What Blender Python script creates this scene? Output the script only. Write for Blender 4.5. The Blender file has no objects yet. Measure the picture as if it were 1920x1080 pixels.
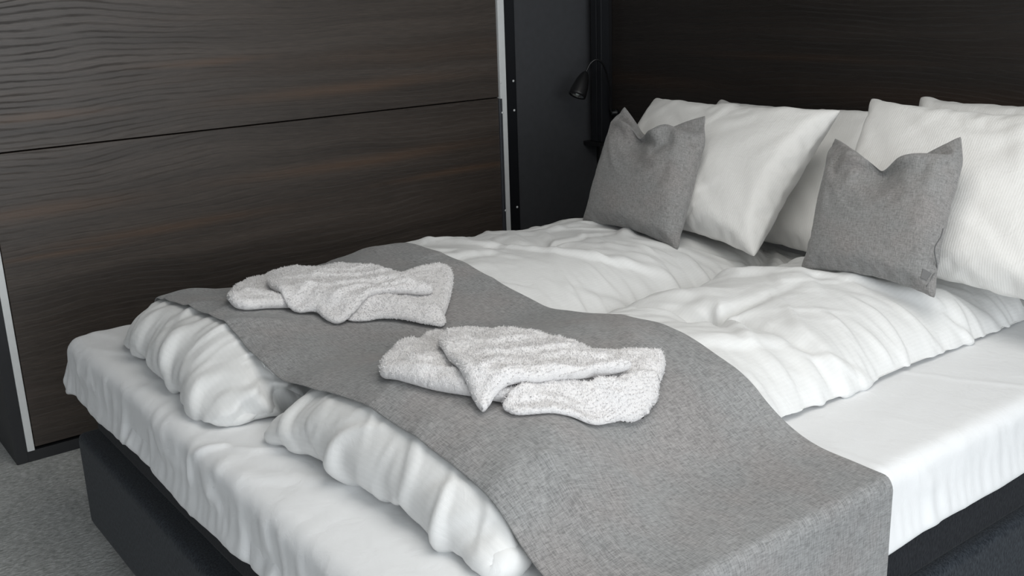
import bpy, bmesh, math
import numpy as np
from mathutils import Vector, Matrix

S = bpy.context.scene
COL = S.collection
PI = math.pi

# ------------------------------------------------------------ camera
cam_d = bpy.data.cameras.new('camera')
cam_d.sensor_width = 36.0
cam_d.lens = 1950.0 / 1920.0 * 36.0
cam_d.clip_start = 0.05
cam = bpy.data.objects.new('camera', cam_d)
COL.objects.link(cam)
RX = (0.60836872, 0.79303478, -0.03135827)
RY = (0.20514759, -0.19529961, -0.95904772)
RZ = (-0.76668244, 0.57702158, -0.28150335)
cam.matrix_world = Matrix(((RX[0], -RY[0], -RZ[0], 2.7076),
                           (RX[1], -RY[1], -RZ[1], -0.6343),
                           (RX[2], -RY[2], -RZ[2], 1.430),
                           (0, 0, 0, 1)))
S.camera = cam

# ------------------------------------------------------------ world, window light, exposure
S.view_settings.view_transform = 'Standard'
S.view_settings.look = 'None'
S.view_settings.gamma = 1.0
S.view_settings.use_curve_mapping = False
S.view_settings.exposure = 0.0
S.cycles.use_denoising = True
S.cycles.max_bounces = 8
world = bpy.data.worlds.new('world')
S.world = world
world.use_nodes = True
world.node_tree.nodes['Background'].inputs[0].default_value = (0.86, 0.93, 1.0, 1)
world.node_tree.nodes['Background'].inputs[1].default_value = 1.0


def area(name, loc, aim, sx, sy, power, color=(1, 1, 1)):
    d = bpy.data.lights.new(name, 'AREA')
    d.shape = 'RECTANGLE'
    d.size, d.size_y = sx, sy
    d.energy = power
    d.color = color
    o = bpy.data.objects.new(name, d)
    COL.objects.link(o)
    o.location = loc
    o.rotation_euler = (Vector(aim) - Vector(loc)).to_track_quat('-Z', 'Y').to_euler()
    return o


ROOM = dict(x0=-0.95, x1=4.3, y0=-3.2, y1=2.47, h=2.5)
# daylight entering through the wide window of the right wall and the window behind
area('daylight_right_window', (4.36, 0.05, 1.30), (0, 0.05, 1.2), 3.3, 2.0, 70, (0.95, 0.98, 1.0))
area('daylight_rear_window', (2.6, -3.26, 1.5), (2.6, 0, 1.3), 2.2, 1.7, 9, (0.95, 0.98, 1.0))
area('overhead_fill', (1.7, 0.7, 2.46), (1.7, 0.7, 0), 1.5, 1.3, 19, (1.0, 0.97, 0.92))  # soft overhead fill added to brighten upward faces, no known fixture

# ------------------------------------------------------------ node helpers
def new_mat(name):
    m = bpy.data.materials.new(name)
    m.use_nodes = True
    nt = m.node_tree
    b = nt.nodes['Principled BSDF']
    return m, nt, b


class NT:
    def __init__(s, nt):
        s.nt = nt

    def n(s, typ, **kw):
        nd = s.nt.nodes.new(typ)
        for k, v in kw.items():
            if k in nd.inputs:
                s.put(nd.inputs[k], v)
            else:
                setattr(nd, k, v)
        return nd

    def put(s, sock, v):
        if isinstance(v, bpy.types.NodeSocket):
            s.nt.links.new(v, sock)
        elif isinstance(v, bpy.types.Node):
            s.nt.links.new(v.outputs[0], sock)
        else:
            sock.default_value = v

    def math(s, op, a, b=0.0, c=None, clamp=False):
        nd = s.nt.nodes.new('ShaderNodeMath')
        nd.operation = op
        nd.use_clamp = clamp
        s.put(nd.inputs[0], a)
        s.put(nd.inputs[1], b)
        if c is not None:
            s.put(nd.inputs[2], c)
        return nd.outputs[0]

    def coords(s, kind='Object', scale=(1, 1, 1), rot=(0, 0, 0), loc=(0, 0, 0)):
        tc = s.nt.nodes.new('ShaderNodeTexCoord')
        mp = s.nt.nodes.new('ShaderNodeMapping')
        s.nt.links.new(tc.outputs[kind], mp.inputs[0])
        mp.inputs['Scale'].default_value = scale
        mp.inputs['Rotation'].default_value = rot
        mp.inputs['Location'].default_value = loc
        return mp.outputs[0]

    def noise(s, vec, scale, detail=2.0, rough=0.5, dist=0.0):
        nd = s.nt.nodes.new('ShaderNodeTexNoise')
        s.put(nd.inputs['Vector'], vec)
        nd.inputs['Scale'].default_value = scale
        nd.inputs['Detail'].default_value = detail
        nd.inputs['Roughness'].default_value = rough
        nd.inputs['Distortion'].default_value = dist
        return nd.outputs[0]

    def ramp(s, fac, stops):
        nd = s.nt.nodes.new('ShaderNodeValToRGB')
        s.put(nd.inputs[0], fac)
        els = nd.color_ramp.elements
        while len(els) < len(stops):
            els.new(0.5)
        for e, (p, c) in zip(els, stops):
            e.position = p
            e.color = c if len(c) == 4 else (*c, 1)
        return nd.outputs[0]

    def mix(s, fac, a, b, mode='MIX'):
        nd = s.nt.nodes.new('ShaderNodeMix')
        nd.data_type = 'RGBA'
        nd.blend_type = mode
        s.put(nd.inputs[0], fac)
        s.put(nd.inputs[6], a if not isinstance(a, tuple) else (*a[:3], 1))
        s.put(nd.inputs[7], b if not isinstance(b, tuple) else (*b[:3], 1))
        return nd.outputs[2]

    def bump(s, h, strength, dist, normal=None):
        nd = s.nt.nodes.new('ShaderNodeBump')
        nd.inputs['Strength'].default_value = strength
        nd.inputs['Distance'].default_value = dist
        s.put(nd.inputs['Height'], h)
        if normal is not None:
            s.put(nd.inputs['Normal'], normal)
        return nd.outputs[0]


def plain(name, color, rough=0.5, metal=0.0, spec=0.5, noise_amt=0.06):
    m, nt, b = new_mat(name)
    t = NT(nt)
    v = t.coords('Object')
    n = t.noise(v, 35, 3)
    col = t.mix(n, tuple(c * (1 - noise_amt) for c in color), tuple(c * (1 + noise_amt) for c in color))
    t.put(b.inputs['Base Color'], col)
    b.inputs['Roughness'].default_value = rough
    b.inputs['Metallic'].default_value = metal
    b.inputs['Specular IOR Level'].default_value = spec
    return m


def cotton(name, color, stripe=0.0, stripe_scale=1.0, rough=0.62):
    """smooth bed cotton; UVs are in metres so satin stripes run along V"""
    m, nt, b = new_mat(name)
    t = NT(nt)
    uv = t.coords('UV')
    ob = t.coords('Object')
    big = t.noise(ob, 7, 4, 0.55)
    fine = t.noise(t.coords('UV', (1, .25, 1)), 900, 2)
    mid = t.noise(t.coords('UV', (1, 1, 1)), 26, 5, 0.55, 0.6)
    b.inputs['Base Color'].default_value = (*color, 1)
    b.inputs['Roughness'].default_value = rough
    b.inputs['Sheen Weight'].default_value = 0.15
    b.inputs['Sheen Roughness'].default_value = 0.4
    b.inputs['Specular IOR Level'].default_value = 0.4
    h = t.math('MULTIPLY', fine, 0.04)
    h = t.math('ADD', h, t.math('MULTIPLY', mid, 0.55))
    h = t.math('ADD', h, t.math('MULTIPLY', big, 0.5))
    if stripe:
        w = nt.nodes.new('ShaderNodeTexWave')
        w.wave_type = 'BANDS'; w.bands_direction = 'X'
        nt.links.new(uv, w.inputs['Vector'])
        w.inputs['Scale'].default_value = 38 * stripe_scale
        w.inputs['Distortion'].default_value = 0.0
        sharp = t.ramp(w.outputs[0], [(0.35, (0, 0, 0)), (0.6, (1, 1, 1))])
        h = t.math('ADD', h, t.math('MULTIPLY', sharp, stripe))
        rr = t.math('MULTIPLY_ADD', sharp, -0.12, rough)
        t.put(b.inputs['Roughness'], rr)
        c = t.mix(sharp, tuple(x * 0.985 for x in color), color)
        t.put(b.inputs['Base Color'], c)
    t.put(b.inputs['Normal'], t.bump(h, 0.55, 0.006))
    return m


def melange(name, dark, light, scale=1.0):
    """grey woven cloth with cross-hatched slubs; UVs in metres"""
    m, nt, b = new_mat(name)
    t = NT(nt)
    a = t.noise(t.coords('UV', (1, 0.12, 1)), 620 * scale, 2, 0.6)
    c = t.noise(t.coords('UV', (0.12, 1, 1), loc=(3, 7, 0)), 620 * scale, 2, 0.6)
    a2 = t.noise(t.coords('UV', (1, 0.16, 1), loc=(5, 1, 0)), 230 * scale, 3, 0.6)
    c2 = t.noise(t.coords('UV', (0.16, 1, 1), loc=(9, 2, 0)), 230 * scale, 3, 0.6)
    big = t.noise(t.coords('UV'), 5, 2)
    s = t.math('ADD', t.math('MULTIPLY', a, 0.5), t.math('MULTIPLY', c, 0.5))
    s = t.math('ADD', s, t.math('MULTIPLY', t.math('SUBTRACT', t.math('ADD', a2, c2), 1.0), 0.34))
    s = t.math('ADD', s, t.math('MULTIPLY', t.math('SUBTRACT', big, 0.5), 0.12))
    mid = tuple((x + y) / 2 for x, y in zip(dark, light))
    col = t.ramp(s, [(0.36, dark), (0.5, mid), (0.66, light)])
    tint = t.ramp(t.noise(t.coords('UV', loc=(2, 5, 0)), 7, 3), [(0.42, (0.985, 1.0, 1.005)), (0.62, (1.02, 0.992, 0.985))])
    col = t.mix(1.0, col, tint, 'MULTIPLY')
    t.put(b.inputs['Base Color'], col)
    b.inputs['Roughness'].default_value = 0.9
    b.inputs['Sheen Weight'].default_value = 0.2
    b.inputs['Specular IOR Level'].default_value = 0.2
    wv = t.noise(t.coords('UV'), 1100 * scale, 1)
    h = t.math('ADD', t.math('MULTIPLY', s, 0.7), t.math('MULTIPLY', wv, 0.4))
    t.put(b.inputs['Normal'], t.bump(h, 0.5, 0.0015))
    return m


def wood(name, along, streaks=(), base=(0.056, 0.0445, 0.0370), lift=1.0, rough=0.36, figure=None):
    """dark stained oak veneer, grain along the given axis ('X' or 'Y'), height on Z"""
    m, nt, b = new_mat(name)
    t = NT(nt)
    sc = (0.10, 1, 1) if along == 'X' else (1, 0.10, 1)
    warp = t.noise(t.coords('Object', (0.5, 1, 1) if along == 'X' else (1, 0.5, 1)), 2.2, 2)
    tc = nt.nodes.new('ShaderNodeTexCoord')
    sep = nt.nodes.new('ShaderNodeSeparateXYZ')
    nt.links.new(tc.outputs['Object'], sep.inputs[0])
    run = sep.outputs[along]
    zz = t.math('ADD', sep.outputs['Z'], t.math('MULTIPLY', warp, 0.10))
    cb = nt.nodes.new('ShaderNodeCombineXYZ')
    t.put(cb.inputs[0], t.math('MULTIPLY', run, 0.35))
    t.put(cb.inputs[2], zz)
    v = cb.outputs[0]
    cb3 = nt.nodes.new('ShaderNodeCombineXYZ')
    t.put(cb3.inputs[0], t.math('MULTIPLY', run, 0.22))
    t.put(cb3.inputs[2], zz)
    rings = t.noise(cb3.outputs[0], 4.5, 2, 0.45, 0.1)
    jit = t.noise(cb3.outputs[0], 70, 2, 0.5)
    band = t.math('SINE', t.math('ADD', t.math('ADD', t.math('MULTIPLY', zz, 330), t.math('MULTIPLY', rings, 34)), t.math('MULTIPLY', jit, 2.6)))
    patch = t.ramp(t.noise(v, 3.2, 2), [(0.38, (0.15, 0.15, 0.15)), (0.60, (1, 1, 1))])
    cb2 = nt.nodes.new('ShaderNodeCombineXYZ')
    t.put(cb2.inputs[0], t.math('MULTIPLY', run, 0.04))
    t.put(cb2.inputs[2], zz)
    fibre = t.noise(cb2.outputs[0], 420, 3, 0.6)
    broad = t.noise(cb2.outputs[0], 13, 3, 0.6)
    pores = t.noise(cb2.outputs[0], 1200, 2, 0.5)
    dark = tuple(x * 0.55 for x in base)
    light = tuple(x * 1.7 * lift for x in base)
    warm = (base[0] * 1.8, base[1] * 1.4, base[2] * 1.1)
    f = t.math('ADD', t.math('MULTIPLY', fibre, 0.45), t.math('MULTIPLY', broad, 0.55))
    col = t.ramp(f, [(0.34, dark), (0.5, base), (0.68, light)])
    line = t.ramp(band, [(0.30, (0, 0, 0)), (0.95, (1, 1, 1))])
    if figure is not None:
        fa = t.math('DIVIDE', t.math('SUBTRACT', run, figure[0]), figure[2])
        fb = t.math('DIVIDE', t.math('SUBTRACT', sep.outputs['Z'], figure[1]), figure[3])
        fg = t.math('POWER', 2.718, t.math('MULTIPLY', t.math('ADD', t.math('MULTIPLY', fa, fa), t.math('MULTIPLY', fb, fb)), -1.0))
        patch = t.math('MAXIMUM', t.math('MULTIPLY', patch, 0.35), fg)
    lmod = t.ramp(t.noise(v, 17, 2), [(0.35, (0.25, 0.25, 0.25)), (0.62, (1, 1, 1))])
    line = t.math('MULTIPLY', line, lmod)
    col = t.mix(t.math('MULTIPLY', t.math('MULTIPLY', line, patch), 0.8), col, tuple(x * 0.5 for x in dark))
    # warm heartwood streaks
    total = None
    for (c0, z0, l, w) in streaks:
        dx = t.math('DIVIDE', t.math('SUBTRACT', run, c0), l)
        dz = t.math('DIVIDE', t.math('SUBTRACT', sep.outputs['Z'], t.math('MULTIPLY_ADD', warp, 0.05, z0 - 0.025)), w)
        r2 = t.math('ADD', t.math('MULTIPLY', dx, dx), t.math('MULTIPLY', dz, dz))
        g = t.math('POWER', 2.718, t.math('MULTIPLY', r2, -1.0))
        total = g if total is None else t.math('MAXIMUM', total, g)
    rnd = t.ramp(t.noise(cb2.outputs[0], 7, 2), [(0.60, (0, 0, 0)), (0.78, (0.35, 0.35, 0.35))])
    wm = t.math('MAXIMUM', total, rnd) if total is not None else rnd
    wm = t.math('MULTIPLY', wm, t.math('ADD', 0.35, t.math('MULTIPLY', fibre, 0.9)), clamp=True)
    col = t.mix(wm, col, warm)
    t.put(b.inputs['Base Color'], col)
    rg = t.math('ADD', t.math('ADD', rough, t.math('MULTIPLY', line, 0.25)), t.math('MULTIPLY', fibre, 0.12))
    t.put(b.inputs['Roughness'], rg)
    b.inputs['Specular IOR Level'].default_value = 0.62
    h = t.math('ADD', t.math('MULTIPLY', line, -0.5), t.math('MULTIPLY', pores, 0.5))
    t.put(b.inputs['Normal'], t.bump(h, 0.35, 0.0012))
    return m


def carpet(name):
    m, nt, b = new_mat(name)
    t = NT(nt)
    v = t.coords('Object')
    n1 = t.noise(t.coords('Object', (1.0, 0.45, 1)), 120, 4, 0.7)
    n2 = t.noise(v, 14, 3, 0.6)
    n3 = t.noise(t.coords('Object', (0.3, 1, 1)), 9, 2)
    s = t.math('ADD', t.math('MULTIPLY', n1, 0.75), t.math('ADD', t.math('MULTIPLY', n2, 0.15), t.math('MULTIPLY', n3, 0.1)))
    col = t.ramp(s, [(0.30, (0.24, 0.25, 0.24)), (0.5, (0.50, 0.51, 0.50)), (0.68, (0.80, 0.81, 0.80))])
    t.put(b.inputs['Base Color'], col)
    b.inputs['Roughness'].default_value = 1.0
    b.inputs['Specular IOR Level'].default_value = 0.1
    t.put(b.inputs['Normal'], t.bump(n1, 0.9, 0.006))
    return m


def upholstery(name, dark, light, scale=260):
    m, nt, b = new_mat(name)
    t = NT(nt)
    v = t.coords('Object')
    n1 = t.noise(t.coords('Object', (1, 1, 0.35)), scale, 3, 0.65)
    col = t.ramp(n1, [(0.34, dark), (0.66, light)])
    t.put(b.inputs['Base Color'], col)
    b.inputs['Roughness'].default_value = 0.95
    b.inputs['Sheen Weight'].default_value = 0.1
    b.inputs['Specular IOR Level'].default_value = 0.15
    t.put(b.inputs['Normal'], t.bump(n1, 0.5, 0.002))
    return m


def terry(name):
    m, nt, b = new_mat(name)
    t = NT(nt)
    v = t.coords('Object')
    n1 = t.noise(v, 330, 3, 0.7)
    n2 = t.noise(v, 80, 3, 0.6)
    b.inputs['Base Color'].default_value = (0.80, 0.785, 0.785, 1)
    b.inputs['Roughness'].default_value = 1.0
    b.inputs['Sheen Weight'].default_value = 0.3
    b.inputs['Specular IOR Level'].default_value = 0.1
    h = t.math('ADD', t.math('MULTIPLY', n1, 0.6), t.math('MULTIPLY', n2, 0.6))
    t.put(b.inputs['Normal'], t.bump(h, 0.8, 0.005))
    return m


M = dict(
    sheet=cotton('white_sheet_cotton', (0.82, 0.83, 0.84), rough=0.55),
    duvet=cotton('white_duvet_cotton', (0.77, 0.775, 0.77), 0.012, 1.0),
    pillow=cotton('white_pillow_satin_stripe', (0.82, 0.815, 0.795), 0.05, 1.3),
    runner=melange('grey_runner_weave', (0.17, 0.17, 0.17), (0.345, 0.342, 0.34)),
    cushion=melange('grey_cushion_weave', (0.165, 0.163, 0.16), (0.315, 0.31, 0.305), 1.1),
    seam=plain('grey_seam_piping', (0.15, 0.15, 0.15), 0.9),
    tagm=plain('black_tag_cloth', (0.01, 0.01, 0.013), 0.8),
    terry=terry('white_terry'),
    base=upholstery('charcoal_blue_upholstery', (0.007, 0.010, 0.015), (0.040, 0.048, 0.058)),
    base_top=upholstery('shaded_base_upholstery', (0.004, 0.005, 0.008), (0.020, 0.023, 0.028)),  # same fabric as the base, with the foot-end shade darkened into its colour
    wood_wall=wood('dark_oak_panel', 'Y', [(1.2, 1.085, 0.42, 0.020), (0.70, 1.215, 0.2, 0.012), (1.25, 0.815, 0.5, 0.020),
                                           (0.1, 0.80, 0.28, 0.022), (0.5, 0.685, 0.35, 0.016), (0.15, 0.66, 0.2, 0.01),
                                           (0.15, 1.085, 0.2, 0.014), (1.7, 0.72, 0.3, 0.012)],
                   figure=(0.05, 1.30, 0.55, 0.30)),
    wood_head=wood('dark_oak_headboard', 'X', [(1.0, 1.04, 0.7, 0.045), (-0.35, 1.03, 0.4, 0.028), (0.35, 1.15, 0.45, 0.012)],
                   base=(0.016, 0.0125, 0.0105)),
    laminate=plain('dark_edge_laminate', (0.028, 0.029, 0.032), 0.5),
    metal=plain('brushed_aluminium', (0.80, 0.82, 0.82), 0.5, 0.0),
    metal_dull=plain('dull_steel_strip', (0.16, 0.17, 0.19), 0.45, 0.8),
    anthracite=plain('anthracite_painted_steel', (0.062, 0.064, 0.070), 0.5, 0.1, 0.5, 0.15),
    post=plain('black_painted_steel', (0.014, 0.015, 0.018), 0.35, 0.2),
    black=plain('black_lamp_plastic', (0.008, 0.008, 0.009), 0.38),
    chrome=plain('lamp_reflector', (0.8, 0.82, 0.82), 0.18, 1.0),
    lens=plain('lamp_lens', (0.75, 0.82, 0.80), 0.15),
    carpet=carpet('grey_carpet'),
    wall=plain('grey_room_wall', (0.30, 0.30, 0.30), 0.9),
    ceil=plain('white_ceiling', (0.62, 0.62, 0.61), 0.95),
)

# ------------------------------------------------------------ object helpers
def link(name, me, mat=None, parent=None, smooth=False):
    o = bpy.data.objects.new(name, me)
    COL.objects.link(o)
    if mat is not None:
        me.materials.append(mat)
    if smooth:
        me.polygons.foreach_set('use_smooth', [True] * len(me.polygons))
    if parent is not None:
        o.parent = parent
        o.matrix_parent_inverse = Matrix.Translation(parent.location).inverted()
    return o


def tag(o, label, cat, group=None):
    o['label'] = label
    o['category'] = cat
    if group:
        o['group'] = group
    return o


def thing(name, loc, label, cat, group=None):
    o = bpy.data.objects.new(name, None)
    o.empty_display_size = 0.1
    COL.objects.link(o)
    o.location = loc
    return tag(o, label, cat, group)


def struct(o):
    o['kind'] = 'structure'
    return o


def box_bm(bm, lo, hi, bevel=0.0, seg=2):
    r = bmesh.ops.create_cube(bm, size=1.0)
    vs = r['verts']
    c = [(a + b) / 2 for a, b in zip(lo, hi)]
    s = [(b - a) for a, b in zip(lo, hi)]
    for v in vs:
        v.co = Vector((v.co.x * s[0] + c[0], v.co.y * s[1] + c[1], v.co.z * s[2] + c[2]))
    if bevel:
        es = list({e for v in vs for e in v.link_edges})
        bmesh.ops.bevel(bm, geom=es, offset=bevel, segments=seg, profile=0.6, affect='EDGES')


def box(name, lo, hi, mat, parent=None, bevel=0.0, seg=2, smooth=False):
    bm = bmesh.new()
    box_bm(bm, lo, hi, bevel, seg)
    me = bpy.data.meshes.new(name)
    bm.to_mesh(me)
    bm.free()
    return link(name, me, mat, parent, smooth)


def lathe(name, prof, origin, axis, mat, parent=None, seg=32):
    """prof: list of (radius, distance along axis)"""
    ax = Vector(axis).normalized()
    a = ax.orthogonal().normalized()
    c = ax.cross(a)
    vs, fs = [], []
    for r, d in prof:
        for k in range(seg):
            t = 2 * PI * k / seg
            vs.append(Vector(origin) + ax * d + (a * math.cos(t) + c * math.sin(t)) * max(r, 1e-4))
    for i in range(len(prof) - 1):
        for k in range(seg):
            k2 = (k + 1) % seg
            fs.append((i * seg + k, i * seg + k2, (i + 1) * seg + k2, (i + 1) * seg + k))
    fs.append(tuple(range(seg))[::-1])
    fs.append(tuple((len(prof) - 1) * seg + k for k in range(seg)))
    me = bpy.data.meshes.new(name)
    me.from_pydata([tuple(v) for v in vs], [], fs)
    me.update()
    return link(name, me, mat, parent, True)


def tube(name, pts, rad, mat, parent=None, seg=12):
    """closed-ended tube through the points (Catmull-Rom smoothed)"""
    P = [Vector(p) for p in pts]
    Q = []
    for i in range(len(P) - 1):
        p0 = P[max(i - 1, 0)]; p1 = P[i]; p2 = P[i + 1]; p3 = P[min(i + 2, len(P) - 1)]
        for k in range(8):
            t = k / 8
            Q.append(0.5 * ((2 * p1) + (p2 - p0) * t + (2 * p0 - 5 * p1 + 4 * p2 - p3) * t * t + (3 * p1 - p0 - 3 * p2 + p3) * t ** 3))
    Q.append(P[-1])
    vs, fs = [], []
    up = Vector((0.3, 0.2, 1)).normalized()
    for i, q in enumerate(Q):
        d = (Q[min(i + 1, len(Q) - 1)] - Q[max(i - 1, 0)]).normalized()
        a = d.cross(up)
        if a.length < 0.05:
            a = d.cross(Vector((1, 0, 0)))
        a.normalize()
        b = d.cross(a)
        r = rad(i / (len(Q) - 1)) if callable(rad) else rad
        for k in range(seg):
            t = 2 * PI * k / seg
            vs.append(q + (a * math.cos(t) + b * math.sin(t)) * r)
    for i in range(len(Q) - 1):
        for k in range(seg):
            k2 = (k + 1) % seg
            fs.append((i * seg + k, i * seg + k2, (i + 1) * seg + k2, (i + 1) * seg + k))
    fs.append(tuple(range(seg))[::-1])
    fs.append(tuple((len(Q) - 1) * seg + k for k in range(seg)))
    me = bpy.data.meshes.new(name)
    me.from_pydata([tuple(v) for v in vs], [], fs)
    me.update()
    return link(name, me, mat, parent, True)


# ------------------------------------------------------------ cloth solver
class Cloth:
    """grid cloth (one or more sheets sharing border vertices) with stretch, shear and bend
    constraints, gas volume, gravity and a collision callback"""

    def __init__(s, pos, sheets, rest_scale=(1.0, 1.0), bend=0.15, seed=1, shear=0.6, rest_uv=None):
        # pos (N,3); sheets: list of (idmap (Nu,Nv) int, periodic_u, flip)
        s.x = pos.astype(np.float64).copy()
        s.v = np.zeros_like(s.x)
        s.w = np.ones(len(s.x))
        s.sheets = sheets
        s.b = []
        s.pairs = []
        f = []
        for idm, per, flip in sheets:
            nu, nv = idm.shape
            for (di, dj, kind) in ((1, 0, 'u'), (0, 1, 'v'), (1, 1, 's'), (1, -1, 's'), (2, 0, 'b'), (0, 2, 'b')):
                I, J = np.meshgrid(np.arange(nu), np.arange(nv), indexing='ij')
                I = I.ravel(); J = J.ravel()
                I2 = I + di; J2 = J + dj
                ok = (J2 >= 0) & (J2 < nv)
                if per:
                    I2m = I2 % nu
                else:
                    ok &= I2 < nu
                    I2m = np.minimum(I2, nu - 1)
                I, J, I2m, J2 = I[ok], J[ok], I2m[ok], J2[ok]
                colr = ((I // di) % 2) if di else ((J // dj) % 2)
                for c in (0, 1):
                    k = colr == c
                    a = idm[I[k], J[k]]; b = idm[I2m[k], J2[k]]
                    good = a != b
                    a, b = a[good], b[good]
                    if rest_uv is not None:
                        L = rest_uv(I[k][good], J[k][good], di, dj)
                    else:
                        d = s.x[b] - s.x[a]
                        L = np.linalg.norm(d, axis=1)
                        if kind == 'u' or (kind == 'b' and di):
                            L = L * rest_scale[0]
                        elif kind == 'v' or kind == 'b':
                            L = L * rest_scale[1]
                        else:
                            L = L * 0.5 * (rest_scale[0] + rest_scale[1])
                    stiff = {'u': 1.0, 'v': 1.0, 's': shear, 'b': bend}[kind]
                    s.b.append([a, b, L, stiff, kind])
            A = idm if not per else np.vstack([idm, idm[:1]])
            q = np.stack([A[:-1, :-1], A[1:, :-1], A[1:, 1:], A[:-1, 1:]], -1).reshape(-1, 4)
            if flip:
                q = q[:, ::-1]
            f.append(q)
        s.q = np.vstack(f)
        s.tri = np.vstack([s.q[:, [0, 1, 2]], s.q[:, [0, 2, 3]]])
        rng = np.random.default_rng(seed)
        s.rng = rng
        s.inflate = None
        s.collide = None
        s.pins = None
        s.sgn = 1.0
        s.sgn = -1.0 if s.normals()[1] < 0 else 1.0

    def normals(s):
        x = s.x
        a, b, c = x[s.tri[:, 0]], x[s.tri[:, 1]], x[s.tri[:, 2]]
        n = np.cross(b - a, c - a) * 0.5
        out = np.zeros_like(x)
        for k in range(3):
            for d in range(3):
                out[:, d] += np.bincount(s.tri[:, k], n[:, d], len(x))
        vol = np.einsum('ij,ij->', a, n) / 3.0 if False else np.sum(a * n) / 3.0
        return out / 3.0 * s.sgn, vol * s.sgn

    def step(s, dt=1 / 60, iters=10, grav=9.8, damp=0.02, volume=None, gas=0.5, extra=None):
        s.v[:, 2] -= grav * dt
        s.v *= (1 - damp)
        sp = np.linalg.norm(s.v, axis=1)
        lim = 3.0
        s.v *= np.minimum(1, lim / np.maximum(sp, 1e-9))[:, None]
        x0 = s.x.copy()
        s.x += s.v * dt * (s.w > 0)[:, None]
        for it in range(iters):
            if volume is not None and it % 3 == 0:
                n, vol = s.normals()
                need = (volume - vol) * gas
                den = np.sum(n * n * s.w[:, None])
                if need > 0:
                    ln = np.linalg.norm(n, axis=1).mean()
                    s.x += n * s.w[:, None] * min(need / max(den, 1e-12), 0.004 / ln)
            for a, b, L, k, kind in s.b:
                d = s.x[b] - s.x[a]
                l = np.sqrt(np.einsum('ij,ij->i', d, d)) + 1e-9
                wa, wb = s.w[a], s.w[b]
                g = k * (l - L) / l / (wa + wb + 1e-9)
                d *= g[:, None]
                s.x[a] += d * wa[:, None]
                s.x[b] -= d * wb[:, None]
            if extra is not None:
                extra(s)
            if s.collide is not None:
                s.collide(s, x0)
        s.v = (s.x - x0) / dt

    def mesh(s, name, uvs=None, up=1):
        me = bpy.data.meshes.new(name)
        me.from_pydata(s.x.tolist(), [], s.q.tolist())
        me.update()
        if uvs is not None:
            lay = me.uv_layers.new(name='UVMap')
            li = np.zeros(len(me.loops), dtype=np.int32)
            me.loops.foreach_get('vertex_index', li)
            lay.data.foreach_set('uv', uvs[li].astype(np.float32).ravel())
        return me


def relax(X, q, n, k=0.5):
    """light smoothing that removes grid-sized noise"""
    q = np.asarray(q)
    e = np.vstack([q[:, [0, 1]], q[:, [1, 2]], q[:, [2, 3]], q[:, [3, 0]]])
    cnt = np.bincount(e[:, 0], minlength=len(X)) + np.bincount(e[:, 1], minlength=len(X))
    for _ in range(n):
        A = np.zeros_like(X)
        for d in range(3):
            A[:, d] = np.bincount(e[:, 0], X[e[:, 1], d], len(X)) + np.bincount(e[:, 1], X[e[:, 0], d], len(X))
        A /= np.maximum(cnt, 1)[:, None]
        X = X + (A - X) * k
    return X


_NR = np.random.default_rng(77)
_PERM = _NR.permutation(4096)
_VAL = _NR.uniform(-1, 1, 4096)


def vnoise(p):
    """smooth 3D value noise, p (N,3) -> (N,) in about -1..1"""
    i = np.floor(p).astype(np.int64)
    f = p - i
    f = f * f * f * (f * (f * 6 - 15) + 10)
    out = np.zeros(len(p))
    for dx in (0, 1):
        for dy in (0, 1):
            for dz in (0, 1):
                h = _PERM[(i[:, 0] + dx) & 4095]
                h = _PERM[(h + i[:, 1] + dy) & 4095]
                h = _PERM[(h + i[:, 2] + dz) & 4095]
                w = (f[:, 0] if dx else 1 - f[:, 0]) * (f[:, 1] if dy else 1 - f[:, 1]) * (f[:, 2] if dz else 1 - f[:, 2])
                out += _VAL[h] * w
    return out


def crease(p, sharp=0.22):
    """long lens-shaped folds: the positive lobes of stretched noise, 0..1"""
    w = p + 0.22 * np.stack([vnoise(p * 0.7 + 11.3), vnoise(p * 0.7 + 37.1), vnoise(p * 0.7 + 5.9)], 1)
    n = np.clip((vnoise(w) + 0.05) / 0.75, 0, 1.2)
    return n ** (0.7 + 0.12 / sharp)


def streak(X, ang, across, along, off, sharp=0.2):
    """folds that run in plan direction ang (radians); across/along are frequencies per metre"""
    ca_, sa_ = math.cos(ang), math.sin(ang)
    u = X[:, 0] * ca_ + X[:, 1] * sa_
    v = -X[:, 0] * sa_ + X[:, 1] * ca_
    bend_ = 0.035 * vnoise(np.stack([u * 4 + off, v * 4, X[:, 2] * 2], 1))
    return crease(np.stack([u * along + off, (v + bend_) * across, X[:, 2] * along + off * 0.37], 1), sharp)


def mesh_normals(X, q):
    q = np.asarray(q)
    n = np.cross(X[q[:, 2]] - X[q[:, 0]], X[q[:, 3]] - X[q[:, 1]])
    out = np.zeros_like(X)
    for k in range(4):
        for d in range(3):
            out[:, d] += np.bincount(q[:, k], n[:, d], len(X))
    out /= np.linalg.norm(out, axis=1)[:, None] + 1e-12
    if np.sum(out * (X - X.mean(0))) < 0:
        out = -out
    return out


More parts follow.
